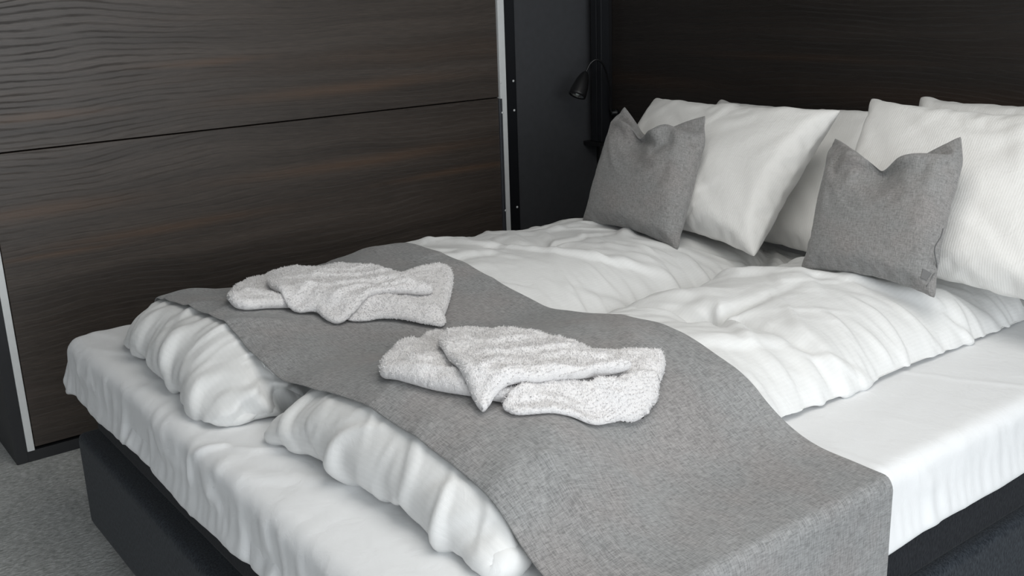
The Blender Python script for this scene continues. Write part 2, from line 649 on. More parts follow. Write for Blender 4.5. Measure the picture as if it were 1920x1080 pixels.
def cloth_mesh(name, X, faces, uvm, closed=True):
    """mesh with metre UVs; closed shells are turned so that their faces point outwards"""
    fs = []
    vol = 0.0
    C0 = X.mean(0)
    for f in faces:
        f = list(dict.fromkeys(int(v) for v in f))
        if len(f) >= 3:
            fs.append(f)
            if closed:
                a = X[f[0]] - C0
                for k in range(1, len(f) - 1):
                    vol += np.dot(a, np.cross(X[f[k]] - C0, X[f[k + 1]] - C0))
    if closed and vol < 0:
        fs = [f[::-1] for f in fs]
    me = bpy.data.meshes.new(name)
    me.from_pydata(X.tolist(), [], fs)
    me.update()
    lay = me.uv_layers.new(name='UVMap')
    li = np.zeros(len(me.loops), dtype=np.int32)
    me.loops.foreach_get('vertex_index', li)
    lay.data.foreach_set('uv', uvm[li].astype(np.float32).ravel())
    return me


def refine(me, fn, levels=1):
    """subdivide smoothly, then move every vertex along its normal by fn(co, normal)"""
    tmp = bpy.data.objects.new('tmp_refine', me)
    COL.objects.link(tmp)
    md = tmp.modifiers.new('s', 'SUBSURF')
    md.levels = levels
    dg = bpy.context.evaluated_depsgraph_get()
    dg.update()
    me2 = bpy.data.meshes.new_from_object(tmp.evaluated_get(dg))
    nm = me.name
    bpy.data.objects.remove(tmp)
    bpy.data.meshes.remove(me)
    me2.name = nm
    n = len(me2.vertices)
    co = np.zeros(n * 3); no = np.zeros(n * 3)
    me2.vertices.foreach_get('co', co)
    me2.vertices.foreach_get('normal', no)
    co = co.reshape(-1, 3); no = no.reshape(-1, 3)
    co2 = fn(co, no)
    me2.vertices.foreach_set('co', co2.ravel())
    me2.update()
    q = np.array([p.vertices[:] for p in me2.polygons if len(p.vertices) == 4])
    return me2, co2, q


def two_sheet(nu, nv, gap=0.004):
    """unit-square pillow topology: front and back grid sharing the border"""
    U, V = np.meshgrid(np.linspace(0, 1, nu), np.linspace(0, 1, nv), indexing='ij')
    idf = np.arange(nu * nv).reshape(nu, nv)
    idb = idf.copy()
    inner = np.arange((nu - 2) * (nv - 2)).reshape(nu - 2, nv - 2) + nu * nv
    idb[1:-1, 1:-1] = inner
    uv = np.vstack([np.stack([U.ravel(), V.ravel()], 1), np.stack([U[1:-1, 1:-1].ravel(), V[1:-1, 1:-1].ravel()], 1)])
    side = np.concatenate([np.ones(nu * nv), -np.ones((nu - 2) * (nv - 2))])
    edge = np.minimum(np.minimum(uv[:, 0], 1 - uv[:, 0]), np.minimum(uv[:, 1], 1 - uv[:, 1])) <= 1e-9
    side[edge] = 0
    return idf, idb, uv, side


def sim_pillow(key, w, h, vol, seed, cell=0.0095, chop=0.0, chop_at=0.5, sag=0.0, steps=90, puck=1.0, seam=0.97, grip=(), bend=0.12):
    """returns local points: x across (centred), y up the pillow, z out of the front"""
    nu, nv = int(w / cell) | 1, int(h / cell) | 1

    def run():
        idf, idb, uv, side = two_sheet(nu, nv)
        rng = np.random.default_rng(seed)
        pos = np.zeros((len(uv), 3))
        pos[:, 0] = (uv[:, 0] - 0.5) * w
        pos[:, 1] = uv[:, 1] * h
        e = np.minimum(np.minimum(uv[:, 0], 1 - uv[:, 0]) * w, np.minimum(uv[:, 1], 1 - uv[:, 1]) * h)
        pos[:, 2] = side * (0.01 + 0.25 * e) + rng.normal(0, 0.0012, len(uv)) * (side != 0)
        c = Cloth(pos, [(idf, False, False), (idb, False, True)], bend=bend, seed=seed)
        rest0 = pos.copy(); rest0[:, 2] = 0
        border = set(np.where(side == 0)[0].tolist())
        isb = side == 0
        for bt in c.b:
            a, b = bt[0], bt[1]
            L = np.linalg.norm(rest0[b] - rest0[a], axis=1)
            L = np.where(isb[a] & isb[b], L * seam, L * puck)
            bt[2] = L
        top = np.where(uv[:, 1] > 1 - 1e-9)[0]
        tu = uv[top, 0]
        wl, wr = chop_at * w * 0.975, (1 - chop_at) * w * 0.975
        el, er = math.sqrt(wl * wl - chop * chop), math.sqrt(wr * wr - chop * chop)
        cxn = (chop_at - 0.5) * w
        kk = np.where(tu < chop_at, 1 - tu / chop_at, (tu - chop_at) / (1 - chop_at))
        tx = np.where(tu < chop_at, cxn - el * kk, cxn + er * kk)
        ty = h - chop * (1 - kk)
        n0 = c.x[top].copy()

        def extra(s):
            if chop:
                t = min(1.0, max(0.0, (extra.k - 10) / 35.0))
                s.x[top, 0] = n0[:, 0] * (1 - t) + tx * t
                s.x[top, 1] = n0[:, 1] * (1 - t) + ty * t
                s.x[top, 2] *= 0.8
        extra.k = 0
        for k in range(steps):
            extra.k = k
            c.step(dt=1 / 50, iters=8, grav=0.0, damp=0.08 if k < steps * .7 else 0.25, volume=vol * min(1, 0.3 + k / 30), gas=0.6, extra=extra)
        return c.x
    X = run()
    idf, idb, uv, side = two_sheet(nu, nv)
    return X, (idf, idb, uv, side, nu, nv)


def place_pillow(name, X, topo, corners, w, h, mat, uvflip=False, subs=1, shift=None):
    """map the simulated pillow so its four seam corners meet BL, BR, TR, TL"""
    idf, idb, uv, side, nu, nv = topo
    BL, BR, TR, TL = [np.array(c, float) for c in corners]
    ids = [idf[0, 0], idf[-1, 0], idf[-1, -1], idf[0, -1]]
    src = X[ids]
    A = np.column_stack([src[:, :2], np.ones(4)])
    T = np.stack([BL, BR, TR, TL])
    sol, *_ = np.linalg.lstsq(A, T, rcond=None)
    ex, ey, o = sol
    nrm = np.cross(ex, ey); nrm /= np.linalg.norm(nrm)
    sc = 0.5 * (np.linalg.norm(ex) + np.linalg.norm(ey))
    P = X[:, :1] * ex + X[:, 1:2] * ey + o + X[:, 2:3] * nrm * sc
    R = T - A @ sol
    # bilinear residual
    lo = src[:, :2].min(0); hi = src[:, :2].max(0)
    a = np.clip((X[:, 0] - lo[0]) / (hi[0] - lo[0]), 0, 1)[:, None]
    b = np.clip((X[:, 1] - lo[1]) / (hi[1] - lo[1]), 0, 1)[:, None]
    P = P + (1 - a) * (1 - b) * R[0] + a * (1 - b) * R[1] + a * b * R[2] + (1 - a) * b * R[3]
    if shift is not None:
        P = shift(P, uv, side)
    q = []
    for idm, fl in ((idf, False), (idb, True)):
        f = np.stack([idm[:-1, :-1], idm[1:, :-1], idm[1:, 1:], idm[:-1, 1:]], -1).reshape(-1, 4)
        q.append(f[:, ::-1] if fl else f)
    q = np.vstack(q)
    P = relax(P, q, 1)
    uvm = np.column_stack([uv[:, 0] * w, uv[:, 1] * h])
    me = cloth_mesh(name, P, q, uvm)
    return me, P


def subsurf(o, n=1):
    md = o.modifiers.new('smooth', 'SUBSURF')
    md.levels = n
    md.render_levels = n
    return o


# ------------------------------------------------------------ height field shared by the soft layers
GX0, GX1, GY0, GY1, GC = -0.12, 1.92, -0.15, 2.3, 0.01
GNX = int(round((GX1 - GX0) / GC)) + 1
GNY = int(round((GY1 - GY0) / GC)) + 1
ZT = 0.60


def raster(P, F=None, base=-1.0):
    """highest point of the surface per cell; faces are subdivided to leave no holes"""
    H = np.full((GNX, GNY), base)
    pts = [P]
    if F is not None:
        a, b, c, d = (P[F[:, k]] for k in range(4))
        for u in (0.25, 0.5, 0.75):
            for v in (0.25, 0.5, 0.75):
                pts.append(a * (1 - u) * (1 - v) + b * u * (1 - v) + c * u * v + d * (1 - u) * v)
    Q = np.vstack(pts)
    i = np.round((Q[:, 0] - GX0) / GC).astype(int)
    j = np.round((Q[:, 1] - GY0) / GC).astype(int)
    ok = (i >= 0) & (i < GNX) & (j >= 0) & (j < GNY)
    np.maximum.at(H, (i[ok], j[ok]), Q[ok, 2])
    return H


def sample(H, x, y):
    fx = np.clip((x - GX0) / GC, 0, GNX - 1.001)
    fy = np.clip((y - GY0) / GC, 0, GNY - 1.001)
    i = fx.astype(int); j = fy.astype(int)
    a = fx - i; b = fy - j
    return (H[i, j] * (1 - a) * (1 - b) + H[i + 1, j] * a * (1 - b) + H[i, j + 1] * (1 - a) * b + H[i + 1, j + 1] * a * b)


def blur(H, n):
    for _ in range(n):
        K = np.pad(H, 1, mode='edge')
        H = (K[:-2, 1:-1] + K[2:, 1:-1] + K[1:-1, :-2] + K[1:-1, 2:] + 2 * H) / 6
    return H


gx = np.linspace(GX0, GX1, GNX)[:, None]
gy = np.linspace(GY0, GY1, GNY)[None, :]
H0 = np.where((gx > -0.005) & (gx < 1.80) & (gy > -0.045) & (gy < 2.12), ZT, -1.0)

# ------------------------------------------------------------ room shell
R_ = ROOM
struct(box('floor', (R_['x0'] - .1, R_['y0'] - .1, -0.1), (R_['x1'] + .1, R_['y1'] + .1, 0.0), M['carpet']))
struct(box('ceiling', (R_['x0'] - .1, R_['y0'] - .1, R_['h']), (R_['x1'] + .1, R_['y1'] + .1, R_['h'] + .1), M['ceil']))
struct(box('wall_left', (R_['x0'] - .1, R_['y0'] - .1, 0), (R_['x0'], R_['y1'] + .1, R_['h']), M['wall']))
struct(box('wall_back', (R_['x0'] - .1, R_['y1'], 0), (R_['x1'] + .1, R_['y1'] + .1, R_['h']), M['wall']))


def holed_wall(name, axis, at, thick, lo, hi, wlo, whi, mat):
    bm = bmesh.new()
    h = R_['h']
    def b(u0, u1, z0, z1):
        if axis == 'x':
            box_bm(bm, (at, u0, z0), (at + thick, u1, z1))
        else:
            box_bm(bm, (u0, at, z0), (u1, at + thick, z1))
    b(lo, hi, 0, wlo[1]); b(lo, hi, whi[1], h)
    b(lo, wlo[0], wlo[1], whi[1]); b(whi[0], hi, wlo[1], whi[1])
    me = bpy.data.meshes.new(name)
    bm.to_mesh(me); bm.free()
    return struct(link(name, me, mat))


holed_wall('wall_right', 'x', R_['x1'], 0.1, R_['y0'] - .1, R_['y1'] + .1, (-1.65, 0.28), (1.75, 2.32), M['wall'])
holed_wall('wall_front', 'y', R_['y0'] - 0.1, 0.1, R_['x0'] - .1, R_['x1'] + .1, (1.5, 0.65), (3.7, 2.35), M['wall'])


def window(name, axis, at, lo, hi):
    w = bmesh.new()
    def b(u0, u1, z0, z1):
        if axis == 'x':
            box_bm(w, (at, u0, z0), (at + .06, u1, z1), 0.004)
        else:
            box_bm(w, (u0, at, z0), (u1, at + .06, z1), 0.004)
    t = 0.05
    b(lo[0], hi[0], lo[1], lo[1] + t); b(lo[0], hi[0], hi[1] - t, hi[1])
    b(lo[0], lo[0] + t, lo[1], hi[1]); b(hi[0] - t, hi[0], lo[1], hi[1])
    m = (lo[0] + hi[0]) / 2
    b(m - t / 2, m + t / 2, lo[1], hi[1])
    me = bpy.data.meshes.new(name)
    w.to_mesh(me); w.free()
    return struct(link(name, me, M['ceil']))


window('window_1', 'x', R_['x1'] - 0.02, (-1.65, 0.28), (1.75, 2.32))
window('window_2', 'y', R_['y0'] - 0.04, (1.5, 0.65), (3.7, 2.35))

# ------------------------------------------------------------ wood wall cabinet on the left
FX = -0.684
cab = thing('wall_cabinet', (FX, 0.95, 0), 'tall dark-stained oak wall cabinet with a seam across its front, left of the bed', 'cabinet')
TOPZ = 2.25
bm = bmesh.new()
box_bm(bm, (-0.93, -0.081, 0), (FX - .001, -0.046, TOPZ), 0.001)          # end panel
box_bm(bm, (-0.93, -0.046, 0), (FX - .001, 1.885, 0.036), 0.001)          # plinth
box_bm(bm, (-0.93, -0.046, TOPZ - .04), (FX - .001, 1.885, TOPZ), 0.001)
box_bm(bm, (-0.93, -0.046, 0.036), (-0.90, 1.885, TOPZ - .04))
me = bpy.data.meshes.new('carcass'); bm.to_mesh(me); bm.free()
link('carcass', me, M['laminate'], cab)
lowp = box('lower_panel', (FX - .022, -0.020, 0.047), (FX, 1.883, 0.9875), M['wood_wall'], cab, 0.0012, 1)
upp = box('upper_panel', (FX - .022, -0.020, 0.9915), (FX, 1.883, TOPZ - .045), M['wood_wall'], cab, 0.0012, 1)
for o in (lowp, upp):
    pass
es = box('edge_strip', (FX - .02, -0.045, 0.037), (FX + .003, -0.023, TOPZ - .045), M['metal'], cab, 0.001, 1)
es['label'] = 'brushed aluminium edge strip on the near side'
r = box('edge_strip', (FX - .02, 1.888, 0.20), (FX + .006, 1.919, TOPZ), M['metal'], cab, 0.002, 2)
r['label'] = 'tall brushed aluminium edge strip at the head of the bed'
r2 = box('hinge_strip', (FX - .004, 1.879, 0.10), (FX + .010, 1.893, 0.985), M['metal_dull'], cab, 0.001, 1)
for z in (0.527, 0.929, 1.048):
    lathe('screw', [(0.0045, 0), (0.0045, .001), (0.003, .002)], (FX + (.010 if z < 1 else .006), 1.891, z), (1, 0, 0), M['metal'], r2, 12)

side = thing('steel_side_panel', (FX, 2.15, 0), 'matt anthracite steel panel with small screws between cabinet and headboard corner', 'panel')
box('sheet_panel', (FX - .02, 1.921, 0.0), (FX - .008, 2.415, TOPZ), M['anthracite'], side, 0.001, 1)
box('flange', (FX - .02, 1.9215, 0.0), (FX - .001, 1.975, TOPZ), M['post'], side, 0.003, 2)
for z in (0.529, 0.931, 1.049, 1.6):
    lathe('screw', [(0.005, 0), (0.0045, .0015), (0.002, .003)], (FX - .001, 1.960, z), (1, 0, 0), M['metal'], side, 14)

# ------------------------------------------------------------ headboard wall, corner post
head = thing('headboard_panel', (0.9, 2.44, 0), 'dark-stained oak headboard panel spanning the wall behind the pillows', 'headboard')
box('veneer_board', (-0.655, 2.425, 0.02), (3.2, 2.465, 1.62), M['wood_head'], head, 0.0015, 1)
box('top_cap', (-0.655, 2.415, 1.62), (3.2, 2.468, 1.65), M['laminate'], head, 0.002, 1)

post = thing('corner_post', (-0.62, 2.37, 0.74), 'slim black steel corner post with a foot bracket beside the headboard', 'post')
bm = bmesh.new()
box_bm(bm, (-0.651, 2.35, 0.765), (-0.618, 2.40, TOPZ), 0.003)
box_bm(bm, (-0.616, 2.352, 0.765), (-0.590, 2.40, TOPZ), 0.003)
me = bpy.data.meshes.new('upright'); bm.to_mesh(me); bm.free()
link('upright', me, M['post'], post)
box('foot_bracket', (-0.688, 2.335, 0.748), (-0.585, 2.422, 0.764), M['black'], post, 0.002, 2)
box('wall_rib', (-0.645, 2.399, 0.766), (-0.60, 2.423, TOPZ), M['black'], post)

# reading lamp
lamp = thing('reading_lamp', (-0.59, 2.42, 0.88), 'black gooseneck reading lamp bent over the corner post, unlit', 'lamp')
lathe('wall_mount', [(0.016, 0), (0.016, 0.012), (0.011, 0.016), (0.009, 0.03)], (-0.575, 2.4245, 0.885), (0, -1, 0), M['black'], lamp)
tube('gooseneck', [(-0.575, 2.398, 0.885), (-0.575, 2.388, 0.91), (-0.562, 2.375, 0.975), (-0.538, 2.335, 1.055), (-0.515, 2.29, 1.103),
                   (-0.518, 2.26, 1.119), (-0.529, 2.238, 1.105), (-0.535, 2.224, 1.080), (-0.540, 2.219, 1.062)], 0.0042, M['black'], lamp)
hd0 = Vector((-0.539, 2.219, 1.068))
hdir = Vector((0.06, -0.50, -0.84)).normalized()
sh = lathe('lamp_head', [(0.006, -0.006), (0.012, 0.0), (0.019, 0.012), (0.027, 0.035), (0.033, 0.065), (0.036, 0.092), (0.036, 0.102),
                         (0.031, 0.102), (0.029, 0.09), (0.001, 0.089)], hd0, hdir, M['black'], lamp)
rf = lathe('reflector', [(0.001, 0.0), (0.012, 0.001), (0.028, 0.008), (0.0295, 0.010), (0.029, 0.0005)], hd0 + hdir * 0.0895, hdir, M['chrome'], lamp)
lathe('bulb', [(0.009, 0.0), (0.008, 0.006), (0.003, 0.009)], hd0 + hdir * 0.0905, hdir, M['lens'], lamp, 20)

# ------------------------------------------------------------ bed base
bed = thing('double_bed', (0.9, 1.03, 0), 'double box-spring bed upholstered in charcoal blue fabric, white-sheeted on top', 'bed')


def soft_box(name, lo, hi, r, mat, parent, n=5, puff=0.0):
    o = box(name, lo, hi, mat, parent, r, n, True)
    return o


soft_box('box_base', (0.035, -0.050, 0.088), (1.812, 2.10, 0.350), 0.024, M['base'], bed)
soft_box('spring_mattress', (0.055, 0.000, 0.348), (1.788, 2.10, 0.514), 0.012, M['base_top'], bed)
for (lx, ly) in ((0.20, 0.035), (1.62, 0.035), (0.20, 1.95), (1.62, 1.95)):
    lathe('leg', [(0.022, 0.0), (0.024, 0.004), (0.026, 0.085), (0.03, 0.09)], (lx, ly, 0.0), (0, 0, 1), M['black'], bed, 24)


# ironed-in and pulled creases on top of the sheet: x0, y0, x1, y1, height, width
PRESS_LINES = [(1.42, 0.84, 1.80, 0.86, 0.0022, 0.009), (1.51, 1.28, 1.80, 1.42, 0.0016, 0.009),
               (0.868, -0.045, 0.93, 0.02, 0.008, 0.011), (0.93, 0.02, 1.02, 0.10, 0.004, 0.010), (1.50, 0.80, 1.52, 1.6, 0.0012, 0.012)]


# fitted sheet: a grid laid over the topper and down its sides
def build_sheet():
    x0, x1, y0, y1 = -0.008, 1.803, -0.042, 2.10
    dep = 0.135
    cell = 0.0135

    nx = int((x1 - x0 + 2 * dep) / cell) | 1
    ny = int((y1 - y0 + 2 * dep) / cell) | 1
    su = np.linspace(-dep, (x1 - x0) + dep, nx)
    sv = np.linspace(-dep, (y1 - y0) + dep, ny)
    U, V = np.meshgrid(su, sv, indexing='ij')
    idm = np.arange(nx * ny).reshape(nx, ny)

    def run():
        r = 0.035
        ou = np.maximum(0, np.maximum(-U, U - (x1 - x0)))
        ov = np.maximum(0, np.maximum(-V, V - (y1 - y0)))
        X = np.clip(U, 0, x1 - x0) + x0
        Y = np.clip(V, 0, y1 - y0) + y0
        drop = np.maximum(ou, ov)
        Z = ZT + 0.003 - drop
        # horizontal roundness near the rim
        rng = np.random.default_rng(3)
        pos = np.stack([X, Y, Z], -1).reshape(-1, 3)
        flat = np.stack([U, V, 0 * U], -1).reshape(-1, 3)
        c = Cloth(pos, [(idm, False, False)], bend=0.05, shear=0.35)
        corner = ((ou > 0) & (ov > 0)).ravel()
        rngn = np.random.default_rng(11)
        # cloth is a little larger than the topper, more so at the sides
        for bt in c.b:
            a, b = bt[0], bt[1]
            L = np.linalg.norm(flat[b] - flat[a], axis=1)
            Lc = np.linalg.norm(pos[b] - pos[a], axis=1)
            L = np.where(corner[a] | corner[b], np.maximum(Lc, L * 0.12), L)
            s = 1.012 + 0.016 * np.clip(np.sin(flat[a, 0] * 9.1 + 1) * np.sin(flat[a, 1] * 7.3 + 2), 0, 1)
            side_ = drop.ravel()[a] > 0.01
            bt[2] = L * np.where(side_, 1.055, s)
        hem = (drop >= dep - cell * 0.6).ravel()
        hemx = pos[hem].copy()
        # uneven hem line
        th = hemx[:, 0] * 8 + hemx[:, 1] * 6
        hemz = 0.490 + 0.010 * np.sin(th) + 0.008 * np.sin(th * 2.3 + 1)
        foot = hemx[:, 1] < y0 + 0.01
        hemz = np.where(foot, 0.520 + 0.010 * np.sin(hemx[:, 0] * 11 + 1.5), hemz)
        right = (hemx[:, 0] > x1 - 0.01)
        hemz = np.where(right, 0.503 + 0.016 * (hemx[:, 1] - 0.8) + 0.004 * np.sin(hemx[:, 1] * 14), hemz)
        c.w[hem] = 0
        tgt = hemx.copy()
        cx, cy = (x0 + x1) / 2, (y0 + y1) / 2
        tgt[:, 2] = hemz
        tgt[:, 0] += np.where(hemx[:, 0] < x0 + .01, 0.02, 0) - np.where(hemx[:, 0] > x1 - .01, 0.008, 0)
        tgt[:, 1] += np.where(hemx[:, 1] < y0 + .01, 0.018, 0)
        c.x += rng.normal(0, 0.0008, c.x.shape)
        hid = np.where(hem)[0]
        c.x[hid] = tgt
        rr = 0.03

        def coll(s, xp):
            x = s.x
            # inside the rounded topper block -> pushed out
            bx0, bx1, by0, by1 = x0 + .006, x1 - .004, y0 + .006, y1
            qx = np.clip(x[:, 0], bx0 + rr, bx1 - rr)
            qy = np.clip(x[:, 1], by0 + rr, by1 - rr)
            qz = np.clip(x[:, 2], 0.3, ZT - rr)
            d = x - np.stack([qx, qy, qz], 1)
            l = np.linalg.norm(d, axis=1)
            inside = (l < rr) & (s.w > 0)
            deep = inside & (l < 1e-6)
            k = np.where(inside & ~deep)[0]
            s.x[k] = np.stack([qx, qy, qz], 1)[k] + d[k] / l[k][:, None] * rr
            k = np.where(deep)[0]
            s.x[k, 2] = ZT
            # friction on top
            con = inside & (x[:, 2] > ZT - 0.01)
            s.x[con, :2] = s.x[con, :2] * 0.7 + xp[con, :2] * 0.3
        c.collide = coll
        for k in range(70):
            c.step(dt=1 / 60, iters=8, grav=9.8, damp=0.04 if k < 40 else 0.25)
        return c.x
    Xs = run()
    q = np.stack([idm[:-1, :-1], idm[1:, :-1], idm[1:, 1:], idm[:-1, 1:]], -1).reshape(-1, 4)
    me = bpy.data.meshes.new('fitted_sheet')
    me.from_pydata(Xs.tolist(), [], q.tolist()); me.update()
    lay = me.uv_layers.new(name='UVMap')
    li = np.zeros(len(me.loops), dtype=np.int32)
    me.loops.foreach_get('vertex_index', li)
    uvm = np.stack([U, V], -1).reshape(-1, 2)
    lay.data.foreach_set('uv', uvm[li].astype(np.float32).ravel())

    def folds(X, N):
        px, py, pz = X.T
        foot = np.clip((y0 + 0.004 - py) / 0.012 + 1.0, 0, 1) * np.clip((ZT - 0.006 - pz) / 0.02, 0, 1)
        right = np.clip((px - x1 + 0.004) / 0.012 + 1.0, 0, 1) * np.clip((ZT - 0.006 - pz) / 0.02, 0, 1)
        side_ = np.maximum(foot, right)
        along = np.where(foot > right, px, py)
        pl = crease(np.stack([along * 30 + (pz - ZT) * 6, pz * 4, 0 * px], 1) + 3.3, 0.25)
        pl2 = crease(np.stack([along * 12 + (pz - ZT) * 14, pz * 6, 0 * px], 1) + 8.1, 0.13)
        dy = py - y0
        rim = np.exp(-(dy / 0.12) ** 2)
        near = np.exp(-(dy / 0.5) ** 2)
        tp = streak(X, 2.15, 26, 4.5, 1.7, 0.14)
        tp2 = streak(X, 0.45, 20, 2.0, 6.4, 0.06)
        tp3 = streak(X, 1.9, 16, 2.6, 16.4, 0.09)
        hemfade = np.clip((pz - 0.508) / 0.030, 0.25, 1)
        amp = side_ * hemfade * (0.0055 * pl + 0.0060 * pl2) * np.where(right > foot, 0.4, 1.0)
        amp = amp + (1 - side_) * ((0.0004 + 0.0022 * rim) * tp + (0.0030 * near + 0.0012) * tp2 + (0.0022 * near + 0.0006) * tp3)
        for (lx0, ly0, lx1, ly1, hh, ww) in PRESS_LINES:
            ex, ey = lx1 - lx0, ly1 - ly0
            L_ = math.hypot(ex, ey)
            st = ((px - lx0) * ex + (py - ly0) * ey) / (L_ * L_)
            dd = ((px - lx0) * -ey + (py - ly0) * ex) / L_ + 0.006 * np.sin(st * 4)
            amp = amp + (1 - side_) * hh * np.exp(-(dd / ww) ** 2) * np.clip(np.minimum(st, 1 - st) * 8 + 0.3, 0, 1)
        amp = amp + foot * 0.009 * np.exp(-((px - 0.868) / 0.010) ** 2) * hemfade
        sg = np.sign(N[:, 2].mean())
        return X + N * sg * amp[:, None]
    me, Xs, q = refine(me, folds)
    return Xs, q, me


XS, QS, me = build_sheet()
o = link('fitted_sheet', me, M['sheet'], None, True)
tag(o, 'white cotton fitted sheet stretched over the mattress top, pleated along its foot', 'sheet')
topper = box('topper_pad', (0.010, -0.024, 0.512), (1.790, 2.08, 0.594), M['sheet'], bed, 0.03, 4, True)
HS = np.maximum(H0, raster(XS, QS))


# ------------------------------------------------------------ duvets
def cap_top(pts, lo_z, cap):
    return np.minimum(pts[:, 2], cap)


def sim_duvet(key, x0, x1, y0, y1, seed, vol_h, tufts, xlim, left_of=None, cellx=0.0110, celly=0.0110, oversize=(1.05, 1.015), capf=None, base=None, quilt=()):
    """closed tube (folded edges left and right) whose ends are sewn flat"""
    w = x1 - x0; l = y1 - y0
    nh = int(w / cellx)
    nu = (2 * nh) // 4 * 4
    nh = nu // 2
    nv = int(l / celly) | 1

    def topo():
        idm = np.arange(nu * nv).reshape(nu, nv)
        # sew the ends: bottom index i <-> nu - i
        for j in (0, nv - 1):
            for i in range(nh + 1, nu):
                idm[i, j] = idm[nu - i, j]
        used, inv = np.unique(idm, return_inverse=True)
        return inv.reshape(nu, nv), used

    idm, used = topo()
    I, J = np.meshgrid(np.arange(nu), np.arange(nv), indexing='ij')
    fr = np.where(I <= nh, I / nh, (nu - I) / nh)             # 0 left fold .. 1 right fold
    top = (I > 0) & (I < nh)
    uvm = np.stack([I * (w / nh), J * (l / (nv - 1))], -1).reshape(-1, 2)[used]

    def run():
        rng = np.random.default_rng(seed)
        X = x0 + fr * w
        Y = y0 + J / (nv - 1) * l
        e = np.minimum(np.minimum(fr, 1 - fr) * w, np.minimum(J, nv - 1 - J) / (nv - 1) * l)
        half = 0.006 + np.minimum(0.055, 0.6 * e)
        Z = ZT + 0.065 + np.where(I <= nh, 1, -1) * half
        pos = np.stack([X, Y, Z], -1).reshape(-1, 3)[used]
        flat = np.stack([X, Y, 0 * X], -1).reshape(-1, 3)[used]
        c = Cloth(pos, [(idm, True, True)], bend=0.28, seed=seed, shear=0.35)
        ef = e.ravel()[used]
        for bt in c.b:
            a, b = bt[0], bt[1]
            L = np.linalg.norm(flat[b] - flat[a], axis=1)
            kind = bt[4]
            cyc = (w / nh)
            L = np.maximum(L, 0.3 * cyc)
            dx = np.abs(flat[b, 0] - flat[a, 0]); dy = np.abs(flat[b, 1] - flat[a, 1])
            px, py = flat[a, 0], flat[a, 1]
            loose = np.clip(np.sin(px * 9.3 + seed) * np.sin(py * 6.1 + 2 * seed) + 0.35 * np.sin(px * 23 + py * 17), 0, 1)
            L2 = np.hypot(dx * (oversize[0] + 0.04 * loose), dy * (oversize[1] + 0.03 * loose))
            bt[2] = np.maximum(L2, 0.6 * cyc if kind in 'us' else 0.3 * cyc)
        c.x += rng.normal(0, 0.002, c.x.shape)
        vol = w * l * vol_h
        tp = []
        for (tx, ty, dep) in tufts:
            i = int(round(tx * nh)); j = int(round(ty * (nv - 1)))
            tp.append((idm[i, j], idm[(nu - i) % nu, j], dep))

        def extra(s):
            for a, b, dep in tp:
                d = s.x[a] - s.x[b]
                L = np.linalg.norm(d)
                if L > dep:
                    m = d * (L - dep) / L
                    s.x[a] -= m * 0.9
                    s.x[b] += m * 0.1

        def coll(s, xp):
            x = s.x
            g = base(x[:, 0], x[:, 1]) if base is not None else np.full(len(x), ZT + .004)
            con = x[:, 2] < g
            x[con, 2] = g[con]
            x[con, :2] = xp[con, :2] * 0.5 + x[con, :2] * 0.5
            lo, hi = xlim(x)
            x[:, 0] = np.clip(x[:, 0], lo, hi)
            if capf is not None:
                cp = capf(x[:, 0], x[:, 1])
                x[:, 2] = np.minimum(x[:, 2], cp)
            # top layer stays above bottom is ensured by the gas volume
        c.collide = coll
        for k in range(95):
            c.step(dt=1 / 60, iters=8, grav=7.0, damp=0.05 if k < 60 else 0.25, volume=vol * min(1.0, 0.5 + k / 40), gas=0.5, extra=extra)
        return c.x
    X = run()
    A = np.vstack([idm, idm[:1]])
    q = np.stack([A[:-1, :-1], A[1:, :-1], A[1:, 1:], A[:-1, 1:]], -1).reshape(-1, 4)[:, ::-1]
    X = relax(X, q, 2)
    me = cloth_mesh('folded_body', X, q, uvm)

    def folds(X, N):
        xm = (x0 + x1) / 2
        edge = np.clip((np.abs(X[:, 0] - xm) / (w / 2) - 0.40) / 0.35, 0, 1)
        o_ = seed * 3.7
        sx = np.sign(X[:, 0] - xm)
        swp = (X[:, 2] - ZT) * 3.0 * sx
        A1 = crease(np.stack([X[:, 0] * 3.0, X[:, 1] * 19 + X[:, 0] * 7 * sx + swp, X[:, 2] * 3], 1) + o_, 0.2)
        A1b = crease(np.stack([X[:, 0] * 5, X[:, 1] * 36 + X[:, 0] * 14 * sx + 2 * swp, X[:, 2] * 5], 1) + 4 * o_, 0.16)
        A2 = streak(X, 0.5, 17, 2.6, o_, 0.12)
        A4 = streak(X, -0.55, 19, 2.8, 2 * o_, 0.10)
        A5 = streak(X, 1.35, 15, 2.6, 3 * o_, 0.12)
        A3 = streak(X, 0.1, 44, 8, 4 * o_, 0.2)
        A6 = streak(X, 0.8, 34, 5, 5 * o_, 0.09)
        A7 = streak(X, -0.25, 36, 5, 6 * o_, 0.09)
        mask = 0.5 + 0.5 * np.clip(vnoise(X * np.array([3.5, 3.5, 3]) + 9 + o_) * 2, -1, 1)
        mask2 = 0.5 + 0.5 * np.clip(vnoise(X * np.array([4.5, 4.5, 3]) + 19 + o_) * 2.5, -1, 1)
        amp = 0.016 * A1 * (0.12 + 0.88 * edge) + 0.007 * A1b * edge * mask2 + 0.016 * A2 * mask + 0.014 * A4 * (1 - mask) * (1 - 0.4 * edge) + 0.012 * A5 * mask2 * (1 - edge) + 0.004 * A3 * mask + 0.006 * A6 * mask2 + 0.006 * A7 * (1 - mask2)
        up = np.clip(N[:, 2] * 2, 0, 1)
